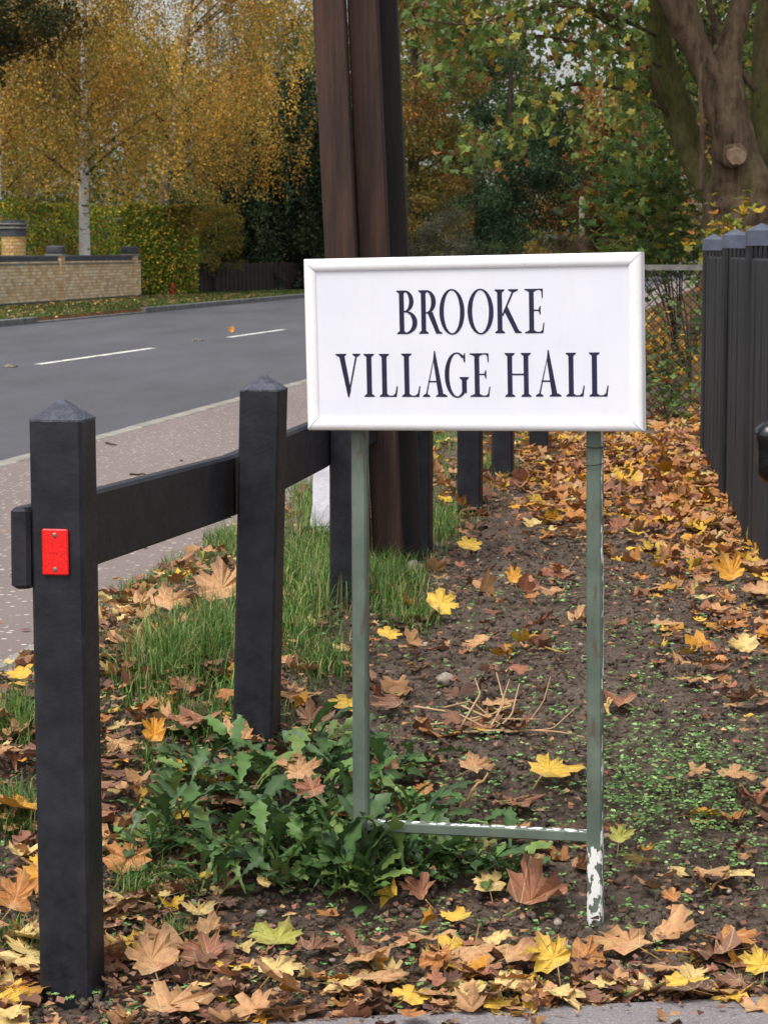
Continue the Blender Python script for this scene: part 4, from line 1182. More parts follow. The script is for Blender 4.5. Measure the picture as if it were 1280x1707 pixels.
# ------------------------------------------------------------------ the big sycamore
def sycamore():
    Y = 19.0; rng = np.random.default_rng(19)
    root = empty('sycamore_tree', (px_x(1225, Y), Y, .33)); tag(root, 'big sycamore with forked mossy limbs behind the fluted fence', 'tree')
    O = np.array(root.location)
    def limb(name, pts, moss, lab=None, wob=.22, seg=7, nn=18):
        P = []; R = []
        for (px, py, wpx, dy) in pts:
            p = at_y(px, py, Y + dy); P.append(np.array(p) - O); R.append(wpx / 2 * (Y + dy) / FP)
        P = np.array(P); R = np.array(R); t = np.arange(len(P)); tt = np.linspace(0, len(P) - 1, (len(P) - 1) * seg + 1)
        # smooth the skeleton
        def cr(A):
            out = []
            for q in tt:
                i = min(int(q), len(A) - 2); f = q - i
                p0, p1, p2, p3 = A[max(i - 1, 0)], A[i], A[i + 1], A[min(i + 2, len(A) - 1)]
                out.append(.5 * ((2 * p1) + (-p0 + p2) * f + (2 * p0 - 5 * p1 + 4 * p2 - p3) * f * f + (-p0 + 3 * p1 - 3 * p2 + p3) * f ** 3))
            return np.array(out)
        mb = MB(); mb.tube(cr(P), cr(R), nn, wob, len(pts) + pts[0][0] % 13, col=(moss,) * 3)
        o = mb.build(name, M['sycamore'], root, smooth=True)
        if lab: tag(o, lab)
    limb('trunk', [(1205, 690, 190, 0), (1212, 640, 165, 0), (1222, 560, 140, 0), (1230, 450, 126, 0), (1233, 370, 128, 0), (1233, 315, 116, 0), (1229, 272, 84, 0), (1222, 232, 50, 0)], .10, nn=26)
    limb('limb', [(1228, 320, 76, -.05), (1218, 262, 62, -.1), (1207, 200, 54, -.12), (1189, 145, 52, -.12), (1166, 94, 50, -.12), (1147, 50, 54, -.12), (1128, 0, 58, -.12), (1090, -100, 50, -.1), (1040, -240, 40, -.2), (990, -420, 28, -.3)], .0, 'brown main limb leaning left')
    limb('limb', [(1238, 320, 74, -.02), (1234, 262, 62, -.04), (1224, 195, 48, -.08), (1215, 140, 46, -.1), (1212, 94, 46, -.1), (1224, 48, 40, -.1), (1236, 0, 36, -.1), (1252, -120, 32, .1), (1270, -330, 22, .2)], .0, 'right hand fork of the main limb')
    limb('limb', [(1196, 340, 44, .2), (1176, 305, 44, .25), (1157, 272, 42, .3), (1143, 232, 46, .32), (1130, 187, 54, .34), (1116, 141, 44, .35), (1104, 94, 38, .35), (1095, 40, 40, .35), (1088, 0, 42, .35), (1075, -130, 38, .4), (1070, -330, 26, .4)], .36, 'moss green left limb')
    limb('limb', [(1276, 480, 56, .5), (1276, 330, 56, .6), (1272, 200, 46, .7), (1276, 60, 40, .7), (1286, -80, 34, .7), (1300, -300, 24, .7)], .25, 'dark limb at the right edge')
    limb('branch', [(1122, 205, 15, .33), (1095, 150, 19, .2), (1080, 110, 17, .1), (1050, 72, 15, 0), (1005, 30, 13, -.3), (950, 5, 10, -.6), (880, -15, 8, -1)], .2)
    limb('branch', [(1168, 320, 9, -.5), (1170, 230, 8, -.5), (1167, 150, 7, -.5), (1168, 90, 5, -.4)], .0)
    limb('branch', [(1150, 120, 14, .4), (1190, 60, 12, .3), (1180, 0, 10, .3), (1170, -60, 8, .3)], .1)
    limb('branch', [(1108, 112, 6, .34), (1040, 90, 8, -.2), (980, 75, 6, -.6), (900, 60, 5, -1), (800, 70, 4, -1.4), (720, 110, 3, -1.6)], .0)
    limb('branch', [(1100, 62, 6, .34), (1000, 20, 7, -.5), (900, 10, 6, -1), (790, 40, 4, -1.5), (690, 30, 3, -2)], .0)
    limb('branch', [(1125, 192, 7, .34), (1040, 150, 8, 0), (960, 140, 7, -.3), (900, 165, 5, -.5), (840, 230, 3, -.6)], .0)
    limb('branch', [(1260, 150, 14, .3), (1225, 110, 11, .3), (1205, 90, 9, .2), (1185, 40, 8, .2)], .0)
    # sawn stub
    c = np.array(at_y(1214, 262, Y)) - O; mb = MB()
    mb.tube([c + (0, -.12, 0), c + (0, -.36, -.01), c + (0, -.375, -.01)], [.10, .098, .085], 16, .5, 3, col=(.0,) * 3); mb.build('branch_collar', M['sycamore'], root, smooth=True)
    mb = MB(); mb.tube([c + (0, -.36, -.01), c + (-.004, -.43, -.012)], [.072, .066], 14, .6, 5); mb.build('sawn_stub', M['cutwood'], root)
    # leaves: big ones one by one, the rest in one mass
    pal = [L((90, 114, 54)), L((112, 130, 62)), L((72, 94, 46)), L((150, 146, 64)), L((180, 158, 66)), L((130, 86, 48)), L((142, 98, 54))]
    wts = [5, 4, 4, 1.5, 1.0, 1.8, 1.2]
    pts = []
    tracks = [[(1090, 30), (1000, 30), (900, 15), (790, 45), (690, 35)], [(1090, 95), (1000, 85), (900, 65), (800, 75), (715, 115)], [(1090, 165), (1010, 145), (930, 150), (880, 190), (830, 240), (760, 250)],
              [(1075, 120), (1060, 190), (1040, 230), (1085, 270), (1120, 300)], [(1240, 20), (1180, 100), (1170, 180)], [(1100, -40), (960, -60), (800, -50), (680, -20)], [(1090, 235), (1100, 330), (1130, 380)], [(1280, 120), (1250, 90), (1270, 200)]]
    ww = [1.2, 1.2, 1.0, .9, .35, 1.1, .6, .3]
    N = 2300
    ks = rng.choice(len(tracks), N, p=np.array(ww) / sum(ww))
    V0s = []
    for k in ks:
        T = tracks[k]; q = rng.uniform(0, len(T) - 1); i = min(int(q), len(T) - 2); f = q - i
        px = T[i][0] * (1 - f) + T[i + 1][0] * f + rng.normal(0, 22); py = T[i][1] * (1 - f) + T[i + 1][1] * f + rng.normal(4, 24)
        yy = Y - .3 - (1100 - px) / 1100 * 3.2 + rng.normal(0, .45)
        if px > 1078: yy = Y + .5 + abs(rng.normal(.9, .3))
        if (abs(px - 1005) < 36 and abs(py - 185) < 42) or (abs(px - 868) < 30 and abs(py - 90) < 45 and rng.random() < .75): continue
        pts.append(np.array(at_y(px, py, yy)) - O)
    pts = np.array(pts)
    var = []
    for v in range(10):
        r2 = np.random.default_rng(900 + v); var.append(leaf_verts(MAPLE_S, r2, .8))
    seedcol = [L((120, 64, 30)), L((98, 54, 28))]
    meshes = {}
    big = MB(); Vs, Fs, Cs, cnt = [], [], [], 0
    for j, p in enumerate(pts):
        vi = rng.integers(10); ci = rng.choice(len(pal), p=np.array(wts) / sum(wts)); s = rng.uniform(.07, .12)
        if ci >= 5: s *= .7
        E = Matrix.Rotation(rng.uniform(0, 6.3), 4, 'Z') @ Matrix.Rotation(rng.uniform(.5, 1.5), 4, 'X') @ Matrix.Rotation(rng.normal(math.pi, .7), 4, 'Z')
        if j < 220:
            kk = (vi % 4, ci)
            if kk not in meshes:
                V, F = var[vi % 4]; r2 = np.random.default_rng(ci * 10 + vi)
                meshes[kk] = raw_mesh('leaf', V, F, M['near_foliage'], np.clip(np.array(pal[ci]) * r2.uniform(.75, 1.25, (len(V), 1)), 0, 1))
            o = bpy.data.objects.new('leaf', meshes[kk]); o.matrix_local = Matrix.Translation(Vector(p)) @ E @ Matrix.Scale(s, 4); link(o, root)
        else:
            V, F = var[vi]; A = V * s @ np.array(E.to_3x3()).T + p
            Vs.append(A); Fs.extend([tuple(i + cnt for i in f) for f in F]); Cs.append(np.tile(np.array(pal[ci]) * rng.uniform(.7, 1.25), (len(V), 1))); cnt += len(V)
    o = obj('foliage', np.concatenate(Vs), Fs, M['near_foliage'], root, np.clip(np.concatenate(Cs), 0, 1)); tag(o, kind='stuff')
    # upper crown out of the frame: shades the ground below
    n = 6000; d = rng.normal(size=(n, 3)); d /= np.linalg.norm(d, axis=1)[:, None]
    P = d * rng.uniform(.5, 1, (n, 1)) * np.array([3.4, 3.0, 1.9]) + np.array([-.7, 0, 6.0])
    V, F, C = leaf_quads(P, .17, pal_cols(pal, wts, n, rng), rng); o = obj('upper_crown', V, F, M['near_foliage'], root, C); tag(o, kind='stuff')
sycamore()

def sapling(name, label, px0, px1, py0, py1, Y0, Y1, n, size, pal, w, seed, base_px):
    rng = np.random.default_rng(seed)
    b = at_y(base_px, 650, (Y0 + Y1) / 2); b.z = .33
    root = empty(name, b); tag(root, label, 'shrub', 'saplings and undergrowth by the sycamore'); O = np.array(b)
    mb = MB(); V_, F_, C_, cnt = [], [], [], 0
    tips = []
    for k in range(16 if py1 < 450 else 7):
        px, py, yy = rng.uniform(px0, px1), rng.uniform(py0, py1), rng.uniform(Y0, Y1)
        t = np.array(at_y(px, py, yy)) - O; s = np.linspace(0, 1, 8)[:, None]
        mid = np.array([t[0] * .25, t[1] * .3, t[2] * .9]); P = 2 * s * (1 - s) * mid + s ** 2 * t
        mb.tube(P, np.linspace(.008, .002, 8), 5, cap=False); tips.append(P)
    mb.build('stems', M['bark'], root)
    var = [leaf_verts(MAPLE_S, np.random.default_rng(700 + v), .6, False) for v in range(8)]
    for j in range(n):
        P = tips[rng.integers(len(tips))]; q = P[rng.integers(5 if py1 < 500 else 3, 8)] + rng.normal(0, [.17, .2, .12])
        V, F = var[rng.integers(8)]
        E = Matrix.Rotation(rng.uniform(0, 6.3), 3, 'Z') @ Matrix.Rotation(rng.normal(.5, .4), 3, 'X')
        V_.append(V * size * rng.uniform(.6, 1.2) @ np.array(E).T + q); F_.extend([tuple(i + cnt for i in f) for f in F]); cnt += len(V)
        C_.append(np.tile(pal_cols(pal, w, 1, rng)[0], (len(V), 1)))
    tag(obj('foliage', np.concatenate(V_), F_, M['near_foliage'], root, np.concatenate(C_)), kind='stuff')
sapling('sapling', 'green sapling sprays left of the sycamore trunk', 965, 1150, 255, 430, 19.5, 22, 800, .12, GREEN + [L((150, 140, 50))], [5, 4, 3, .5], 301, 1130)
sapling('sapling', 'low dark leafy spray hanging over the chain link fence', 1100, 1155, 468, 520, 16.2, 17.2, 60, .08, GREEN + [L((150, 80, 40))], [4, 3, 4, .6], 302, 1150)
sapling('sapling', 'yellow leaved sapling at the foot of the sycamore', 1150, 1270, 345, 420, 17.2, 18.2, 150, .09, [L((196, 160, 50)), L((120, 120, 48)), L((80, 96, 40)), L((180, 110, 50))], [3, 3, 3, 1], 303, 1200)
sapling('undergrowth_shrub', 'knee high yellow and green undergrowth behind the chain link', 1050, 1165, 560, 645, 16.3, 18.0, 420, .08, [L((206, 160, 50)), L((190, 134, 44)), L((84, 102, 44)), L((60, 82, 40)), L((150, 90, 44))], [3, 2, 3, 3, 1], 304, 1120)
sapling('undergrowth_shrub', 'dark green low plants at the foot of the chain link', 1065, 1165, 640, 690, 14.9, 15.5, 130, .07, GREEN, [3, 3, 3], 305, 1110)

# ------------------------------------------------------------------ the lobed plant round the left sign leg
def rosette_leaf(rng):
    """spatulate toothed leaf, stalk at the origin, growing along +x and arching"""
    n = 14; V = []; F = []
    t = np.linspace(0, 1, n)
    w = np.interp(t, [0, .25, .5, .72, .88, 1], [.020, .034, .082, .145, .115, .02]) * rng.uniform(.85, 1.15)
    arch = rng.uniform(.25, .6); tw = rng.uniform(-.5, .5)
    for i in range(n):
        wi = w[i] * (1 + (.26 if i % 2 else -.24) * (t[i] > .3)) + rng.normal(0, .008)
        zc = arch * (t[i] * 1.25 - 1.15 * t[i] ** 2); yb = .12 * tw * t[i] ** 2
        V += [(t[i], yb - wi, zc + .035 * rng.normal() * t[i] + .025), (t[i], yb, zc), (t[i], yb + wi, zc + .035 * rng.normal() * t[i] + .025)]
    for i in range(n - 1):
        a = 3 * i; F += [(a, a + 3, a + 4, a + 1), (a + 1, a + 4, a + 5, a + 2)]
    return np.array(V), F
def rosette_plant():
    rng = np.random.default_rng(88)
    b = at_ground(560, 1400)
    root = empty('lobed_plant', b); tag(root, 'dark green lobed leaf plant sprawling round the left sign leg', 'plant')
    pal = [L((60, 94, 50)), L((78, 116, 60)), L((50, 78, 44)), L((94, 130, 66)), L((114, 138, 70))]
    me = []
    for v in range(8):
        for c in range(5):
            if c > 2 and v > 3: continue
            V, F = rosette_leaf(np.random.default_rng(50 + v * 5 + c)); cc = np.tile(np.array(pal[c]), (len(V), 1)) * np.random.default_rng(v).uniform(.8, 1.2, (len(V), 1))
            cc[1::3] = cc[1::3] * .6 + np.array(L((110, 130, 80))) * .4
            me.append(raw_mesh('leaf', V, F, M['plant_leaf'], cc, True))
    cent = [(330, 1330), (300, 1400), (370, 1430), (420, 1350), (390, 1290), (470, 1310), (480, 1400), (520, 1450), (560, 1360), (560, 1290), (620, 1330), (640, 1420), (590, 1430), (680, 1370), (700, 1430), (760, 1440), (740, 1390), (800, 1450), (440, 1450), (660, 1300), (345, 1300), (520, 1260), (606, 1482), (578, 1478), (632, 1484), (655, 1470), (690, 1462), (430, 1400), (540, 1410), (300, 1345), (460, 1478), (350, 1472), (270, 1420), (830, 1462)]
    tot = 0; Vs, Fs, Cs, cnt = [], [], [], 0
    var = [rosette_leaf(np.random.default_rng(1500 + v)) for v in range(14)]
    for (px, py) in cent:
        c = at_ground(px + rng.normal(0, 8), py + rng.normal(0, 8) + 18)
        m = 8
        for k in range(m):
            o = bpy.data.objects.new('leaf', me[rng.integers(len(me))])
            a = 2 * math.pi * k / m + rng.normal(0, .35); front = 570 < px < 660 and py > 1465
            s = rng.uniform(.088, .155) * (1.0 if px < 720 else .85) * (1.1 if front else 1)
            pit = rng.uniform(.05, 1.0) + (.35 if front else 0)
            o.matrix_local = Matrix.Translation(c - b + Vector((rng.normal(0, .018), rng.normal(0, .018), .012 + rng.uniform(0, .045)))) @ Matrix.Rotation(a, 4, 'Z') @ Matrix.Rotation(-pit, 4, 'Y') @ Matrix.Rotation(rng.normal(0, .3), 4, 'X') @ Matrix.Scale(s, 4)
            link(o, root); tot += 1
        for k in range(15):
            V, F = var[rng.integers(14)]; a = rng.uniform(0, 6.283); s = rng.uniform(.06, .115) * (1.0 if px < 720 else .85)
            Mx = Matrix.Translation(c - b + Vector((rng.normal(0, .04), rng.normal(0, .03), .006 + rng.uniform(0, .035)))) @ Matrix.Rotation(a, 4, 'Z') @ Matrix.Rotation(-rng.uniform(-.1, .8), 4, 'Y') @ Matrix.Rotation(rng.normal(0, .35), 4, 'X') @ Matrix.Scale(s, 4)
            A = np.array(Mx); Vs.append(V @ A[:3, :3].T + A[:3, 3]); Fs.extend([tuple(q + cnt for q in f) for f in F]); cnt += len(V)
            cc = np.tile(np.array(pal[rng.integers(5)]) * rng.uniform(.7, 1.15), (len(V), 1)); cc[1::3] = cc[1::3] * .7 + np.array(L((110, 130, 80))) * .3; Cs.append(cc)
    tag(obj('small_leaves', np.concatenate(Vs), Fs, M['plant_leaf'], root, np.concatenate(Cs), True), kind='stuff')
rosette_plant()

# ------------------------------------------------------------------ ground cover density in the bed
def inside(px, py, x0, x1, y0, y1, soft=30.0):
    f = lambda v, a, b: 1 / (1 + np.exp(-(v - a) / soft)) * (1 / (1 + np.exp((v - b) / soft)))
    return f(px, x0, x1) * f(py, y0, y1)
def leaf_density(px, py):
    d = 0.11 + 0 * px
    d = d + 1.2 * inside(px, py, 720, 1600, 690, 870, 25)                # carpet towards the chain link
    d = d + 0.9 * inside(px, py, 1130, 1700, 860, 1110, 30)
    d = d + 0.16 * inside(px, py, 1180, 1700, 1110, 1500, 40)
    d = d + 0.9 * inside(px, py, -80, 360, 1400, 1800, 30)
    d = d + 0.95 * inside(px, py, -100, 1700, 1600, 1760, 18)
    d = d + 0.7 * inside(px, py, -80, 420, 930, 1380, 30)
    d = d + 0.18 * inside(px, py, 480, 900, 1040, 1340, 40)
    d = d - 0.07 * inside(px, py, 830, 1150, 890, 1250, 30)
    d = d + 0.5 * inside(px, py, 1090, 1600, 760, 930, 25)
    d = d + 0.3 * inside(px, py, 680, 960, 1390, 1560, 30)
    d = np.clip(d, 0.05, 1.6)
    return np.where(((px > 50) & (px < 185) & (py > 1590) & (py < 1720)) | ((px > 945) & (px < 1030) & (py > 1490) & (py < 1590)), 0.012, d)
def sample_ground(n, dens, rng, y0=4.22, y1=17.0, power=1.0):
    out = []
    got = 0
    while got < n:
        m = n * 4
        # uniform in the picture keeps the apparent density right; thin out with distance in world terms
        y = y0 * (y1 / y0) ** rng.random(m)
        x = rng.uniform(-.19, .26, m) * y
        ok = x > path_edge(y) + .02
        z = H0(x, y); px, py = to_px(x, y, z)
        ok &= rng.random(m) < dens(px, py) / 1.6
        ok &= ~((y < 4.27 + .165 * x + .0) & (rng.random(m) > .12))
        q = np.column_stack([x, y, z, px, py])[ok]; out.append(q); got += len(q)
    return np.concatenate(out)[:n]
def pick_colours(px, py, rng):
    names = list(PAL); n = len(px)
    carpet = inside(px, py, 720, 1400, 690, 1100, 25)
    base = np.array([.05, .04, .07, .22, .07, .20, .22, .12, .01]); car = np.array([.10, .12, .06, .14, .26, .20, .09, .02, .01])
    out = []
    front = 1 / (1 + np.exp(-(py - 1400) / 40)); fr_ = np.array([.09, .05, .15, .32, .07, .13, .12, .05, .02])
    for c, g in zip(carpet, front):
        p = base * (1 - c) + car * c; p = p * (1 - g) + fr_ * g; out.append(names[rng.choice(9, p=p / p.sum())])
    return out

# stones, small clods
def lumps(name, n, smin, smax, mat, dens, seed, label, cat, y1=9.0):
    rng = np.random.default_rng(seed); Q = sample_ground(n, dens, rng, y1=y1)
    phi = (1 + 5 ** .5) / 2
    I = np.array([(-1, phi, 0), (1, phi, 0), (-1, -phi, 0), (1, -phi, 0), (0, -1, phi), (0, 1, phi), (0, -1, -phi), (0, 1, -phi), (phi, 0, -1), (phi, 0, 1), (-phi, 0, -1), (-phi, 0, 1)]) / 1.9
    IF = np.array([(0, 11, 5), (0, 5, 1), (0, 1, 7), (0, 7, 10), (0, 10, 11), (1, 5, 9), (5, 11, 4), (11, 10, 2), (10, 7, 6), (7, 1, 8), (3, 9, 4), (3, 4, 2), (3, 2, 6), (3, 6, 8), (3, 8, 9), (4, 9, 5), (2, 4, 11), (6, 2, 10), (8, 6, 7), (9, 8, 1)])
    Q = Q[Q[:, 1] > 4.30 + .165 * Q[:, 0]]; n = len(Q)
    s = smin + (smax - smin) * rng.random(n) ** 3
    V = I[None] * (1 + rng.normal(0, .22, (n, 12, 1))) * s[:, None, None] * rng.uniform(.6, 1.2, (n, 1, 3))
    V = V + (Q[:, None, :3] + np.array([0, 0, .012]))
    F = (IF[None] + np.arange(n)[:, None, None] * 12).reshape(-1, 3)
    o = obj(name, V.reshape(-1, 3), F, mat, smooth=True); tag(o, label, cat, kind='stuff')
lumps('soil_clods', 24000, .002, .0105, M['soil'], lambda a, b: 1.0 + 0 * a, 401, 'loose crumbs of dark soil over the bed', 'soil')
lumps('pebbles', 260, .003, .011, M['stone'], lambda a, b: 1.0 + 0 * a, 402, 'small pale pebbles scattered on the soil', 'pebbles')

# fallen leaves: the largest as things of their own, the rest as litter
def scatter_leaves():
    rng = np.random.default_rng(222)
    feat = [(917, 1282, 108, 'yellow', .25, 'big bright yellow maple leaf left of the right sign leg'), (465, 1562, 104, 'greenish yellow', .15, 'yellow leaf with green veins lying before the plant'),
            (462, 1620, 96, 'pale yellow', .2, 'pale yellow maple leaf just below the green veined one'), (920, 1622, 82, 'yellow', .9, 'yellow maple leaf propped upright near the drive'),
            (1045, 1566, 125, 'tan', .15, 'broad tan leaf at the foot of the right sign leg'), (257, 1238, 62, 'golden', .9, 'golden leaf standing up in grass right of the reflector post'),
            (215, 1446, 92, 'orange', .6, 'large orange leaf leaning beside the reflector post'), (890, 1500, 128, 'russet', .5, 'large curled maroon leaf below the cross bar'),
            (688, 1668, 80, 'yellow', .2, 'yellow leaf by the drive edge below the plant'), (332, 1522, 68, 'pale yellow', .2, 'cream coloured leaf left of the soil patch before the plant'),
            (757, 1535, 62, 'yellow', .2, 'yellow leaf at the lower edge of the plant'), (1218, 966, 62, 'golden', .8, 'orange yellow leaf standing in the drift by the nearest fluted post'),
            (738, 1022, 62, 'yellow', .8, 'yellow leaf tucked into the grass behind the left sign leg'), (650, 1066, 48, 'yellow', .4, 'small yellow leaf right of the left sign leg'),
            (855, 976, 40, 'golden', .9, 'small golden leaf standing on bare soil under the sign'), (517, 1268, 52, 'brown', 1.2, 'brown leaf standing upright in the plant'),
            (497, 1345, 85, 'tan', .4, 'tan leaf caught on top of the plant'), (520, 1384, 56, 'russet', .8, 'curled russet leaf caught in the plant'), (1032, 1414, 52, 'greenish yellow', .8, 'green yellow leaf propped right of the right leg'),
            (1268, 1630, 62, 'yellow', .8, 'yellow leaf cut by the right edge near the drive'), (250, 1622, 98, 'tan', .8, 'large tan leaf standing right of the reflector post foot'), (285, 1014, 76, 'tan', .5, 'tan leaf in grass below the nearest rail'),
            (370, 1004, 84, 'tan', 1.1, 'tall curled tan leaf against the second post'), (582, 1180, 74, 'yellow', .3, 'yellow leaf on soil beside the left sign leg'), (784, 918, 46, 'yellow', .6, 'yellow leaf at the foot of the fifth post'),
            (1240, 1088, 60, 'pale yellow', .5, 'pale yellow leaf at the right edge below the drift'), (1137, 1540, 36, 'greenish yellow', .5, 'small green yellow leaf right of the flaked leg foot'), (28, 1515, 84, 'orange', .8, 'orange leaf left of the reflector post'),
            (285, 1668, 130, 'tan', .2, 'very large tan leaf lying at the bottom left'), (795, 1288, 66, 'tan', .4, 'tan leaf on soil in front of the dry stalks'), (705, 1330, 40, 'orange', .6, 'small orange leaf at the right of the plant top'),
            (700, 1500, 70, 'russet', .6, 'russet leaf at the lower right of the plant'), (812, 1490, 62, 'pale yellow', .6, 'cream leaf at the right end of the plant'), (1120, 1510, 40, 'orange', .5, 'small orange leaf on soil right of the flaked leg')]
    n = 5800
    Q = sample_ground(n, leaf_density, rng, y1=17.5)
    bad = np.zeros(n, bool)
    for (fx, fy, fw, *_r) in feat: bad |= (np.abs(Q[:, 3] - fx) < fw * .5) & (Q[:, 4] > fy - fw * .15) & (Q[:, 4] < fy + fw * .62)
    Q = Q[~bad]; n = len(Q)
    size = np.clip(rng.normal(.068, .026, n), .03, .135)
    frag = rng.random(n) < .35; size[frag] *= .5
    names = pick_colours(Q[:, 3], Q[:, 4], rng)
    app = size / Q[:, 1]
    vis = (Q[:, 3] > 5) & (Q[:, 3] < 1275) & (Q[:, 4] < 1700) & (Q[:, 4] > 722)
    order = np.argsort(-(app * vis))
    indiv = set(order[:265].tolist())
    low = [leaf_verts(MAPLE_S, np.random.default_rng(600 + v), .35 if v < 12 else .95, False) for v in range(26)]
    MADE = []
    Vs, Fs, Cs, cnt = [], [], [], 0
    for i in range(n):
        x, y, z, px, py = Q[i]; s = size[i]
        lump = .012 + (rng.random() ** 2) * .03
        tilt = abs(rng.normal(0, .28)) if i not in indiv else abs(rng.normal(0, .24))
        E = Matrix.Rotation(rng.uniform(0, 6.283), 4, 'Z') @ Matrix.Rotation(tilt, 4, 'X') @ Matrix.Rotation(rng.uniform(0, 6.283), 4, 'Z')
        if px < 430 and 900 < py < 1390: lump += .035 * rng.random()
        loc = Vector((x, y, z + lump + math.sin(tilt) * s * .3))
        if i in indiv:
            o = bpy.data.objects.new('fallen_leaf', leaf_mesh(names[i], int(rng.integers(10))))
            o.matrix_world = Matrix.Translation(loc) @ E @ Matrix.Scale(s * 1.15, 4)
            link(o)
            sz = 'large' if s > .105 else ('small' if s < .075 else 'medium')
            MADE.append((o, sz, names[i], px, py))
        else:
            V, F = low[rng.integers(len(low))]
            A = V * s @ np.array(E.to_3x3()).T + np.array(loc)
            Vs.append(A); Fs.extend([tuple(q + cnt for q in f) for f in F]); cnt += len(V)
            Cs.append(np.clip(np.array(PAL[names[i]]) * rng.uniform(.65, 1.15, (len(V), 1)) * rng.uniform(.75, 1.15), 0, 1))
    o = obj('leaf_litter', np.concatenate(Vs), Fs, M['fallen'], None, np.concatenate(Cs)); tag(o, 'smaller fallen leaves littering the bed', 'leaf litter', kind='stuff')
    marks_ = [(122, 1650, 'the reflector post foot'), (428, 1222, 'the second post foot'), (603, 1400, 'the left sign leg'), (992, 1540, 'the flaked foot of the right sign leg'), (991, 1150, 'the middle of the right sign leg'), (783, 853, 'the fifth post'), (838, 793, 'the sixth post'), (650, 955, 'the brown timbers'), (581, 1003, 'the third post'),
              (1170, 775, 'the farthest fluted post'), (1202, 838, 'the middle fluted post'), (1260, 905, 'the nearest fluted post'), (330, 1400, 'the left end of the lobed plant'), (560, 1480, 'the front of the lobed plant'), (800, 1450, 'the right end of the lobed plant'), (840, 1190, 'the dry stalks'), (917, 1282, 'the big bright yellow leaf'), (465, 1562, 'the green veined yellow leaf'),
              (688, 1668, 'the yellow leaf by the drive edge'), (920, 1622, 'the upright yellow leaf near the drive'), (1045, 1566, 'the broad tan leaf'), (1120, 1330, 'the weed patch'), (1193, 1160, 'the white stone'), (1218, 966, 'the standing orange yellow leaf'), (285, 1014, 'the tan leaf below the rail'), (285, 1668, 'the very large tan leaf'), (1268, 1630, 'the yellow leaf at the right edge'), (898, 750, 'the farthest black post'), (300, 1120, 'the big grass tuft'), (1000, 800, 'the right sign leg top')]
    bucket = {}
    for (o, sz, cn, px, py) in MADE:
        dd = [(px - m[0]) ** 2 + ((py - m[1]) * 1.6) ** 2 for m in marks_]; j = int(np.argmin(dd)); dx, dy = px - marks_[j][0], (py - marks_[j][1]) * 1.6
        rel = ('right of' if dx > 0 else 'left of') if abs(dx) > abs(dy) else ('in front of' if dy > 0 else 'behind')
        bucket.setdefault((sz, cn, rel, j), []).append((min(dd), o))
    ords = ['', 'second ', 'third ', 'fourth ', 'fifth ', 'sixth ', 'seventh ', 'eighth ']
    for (sz, cn, rel, j), lst in bucket.items():
        lst.sort(key=lambda q: q[0])
        for k, (_, o) in enumerate(lst):
            near = (ords[min(k, 7)] + 'closest ') if len(lst) > 1 else ''
            tag(o, f"{near}{sz} {cn} leaf {rel} {marks_[j][2]}", 'leaf', 'fallen maple leaves')
    m = 3000; Q2 = sample_ground(m, lambda a_, b_: np.clip(1.5 * inside(a_, b_, 880, 1600, 690, 850, 22) + .5 * inside(a_, b_, 730, 1000, 700, 800, 22) + 1.0 * inside(a_, b_, 1120, 1700, 800, 960, 25), 0, 1.6), rng, y0=8.2, y1=17.5)
    Vs, Fs, Cs, cnt = [], [], [], 0; cp = [PAL['orange'], PAL['tan'], PAL['golden'], PAL['russet'], PAL['pale yellow'], PAL['yellow'], PAL['brown']]
    for q in Q2:
        V, F = low[rng.integers(len(low))]; tilt = abs(rng.normal(0, .25)); s_ = rng.uniform(.05, .12)
        E = Matrix.Rotation(rng.uniform(0, 6.283), 3, 'Z') @ Matrix.Rotation(tilt, 3, 'X') @ Matrix.Rotation(rng.uniform(0, 6.283), 3, 'Z')
        Vs.append(V * s_ @ np.array(E).T + np.array([q[0], q[1], q[2] + .012 + .03 * rng.random()])); Fs.extend([tuple(i_ + cnt for i_ in f) for f in F]); cnt += len(V)
        Cs.append(np.clip(np.array(cp[rng.choice(7, p=[.26, .22, .14, .16, .08, .08, .06])]) * rng.uniform(.7, 1.2, (len(V), 1)), 0, 1))
    o = obj('leaf_litter', np.concatenate(Vs), Fs, M['fallen'], None, np.concatenate(Cs)); tag(o, 'thick orange leaf carpet towards the chain link fence', 'leaf litter', kind='stuff')
    # brown crumbs of broken leaves
    m = 15000; Q = sample_ground(m, lambda a, b: .2 + leaf_density(a, b) * .9, rng, y1=12)
    P = Q[:, :3] + np.column_stack([np.zeros(m), np.zeros(m), .010 + .018 * rng.random(m)])
    V, F, C = leaf_quads(P, .024, pal_cols([PAL['brown'], PAL['dark brown'], PAL['russet'], PAL['tan'], L((150, 120, 96))], [4, 3, 2, 2, 2], m, rng), rng, fold=.5)
    V = V.reshape(-1, 4, 3); V[:, :, 2] = (V[:, :, 2] - P[:, None, 2]) * .45 + P[:, None, 2]
    o = obj('leaf_crumbs', V.reshape(-1, 3), F, M['fallen'], None, C); tag(o, 'brown crumbs of broken leaves over the soil', 'leaf litter', kind='stuff')
    # leaves one can name
    for k, (px, py, w, cn, tilt, lab) in enumerate(feat):
        g = at_ground(px, py + w * .22); s = w * g.y / FP * 1.08
        if 240 < px < 700 and 1240 < py < 1420: g.z += .07
        o = bpy.data.objects.new('fallen_leaf', leaf_mesh(cn, k % 5 if tilt < .5 else 3 + k % 4))
        yaw = rng.uniform(-1, 1)
        o.matrix_world = Matrix.Translation(g + Vector((0, 0, .022 + .42 * s * math.sin(tilt)))) @ Matrix.Rotation(tilt, 4, 'X') @ Matrix.Rotation(yaw, 4, 'Z') @ Matrix.Scale(s, 4)
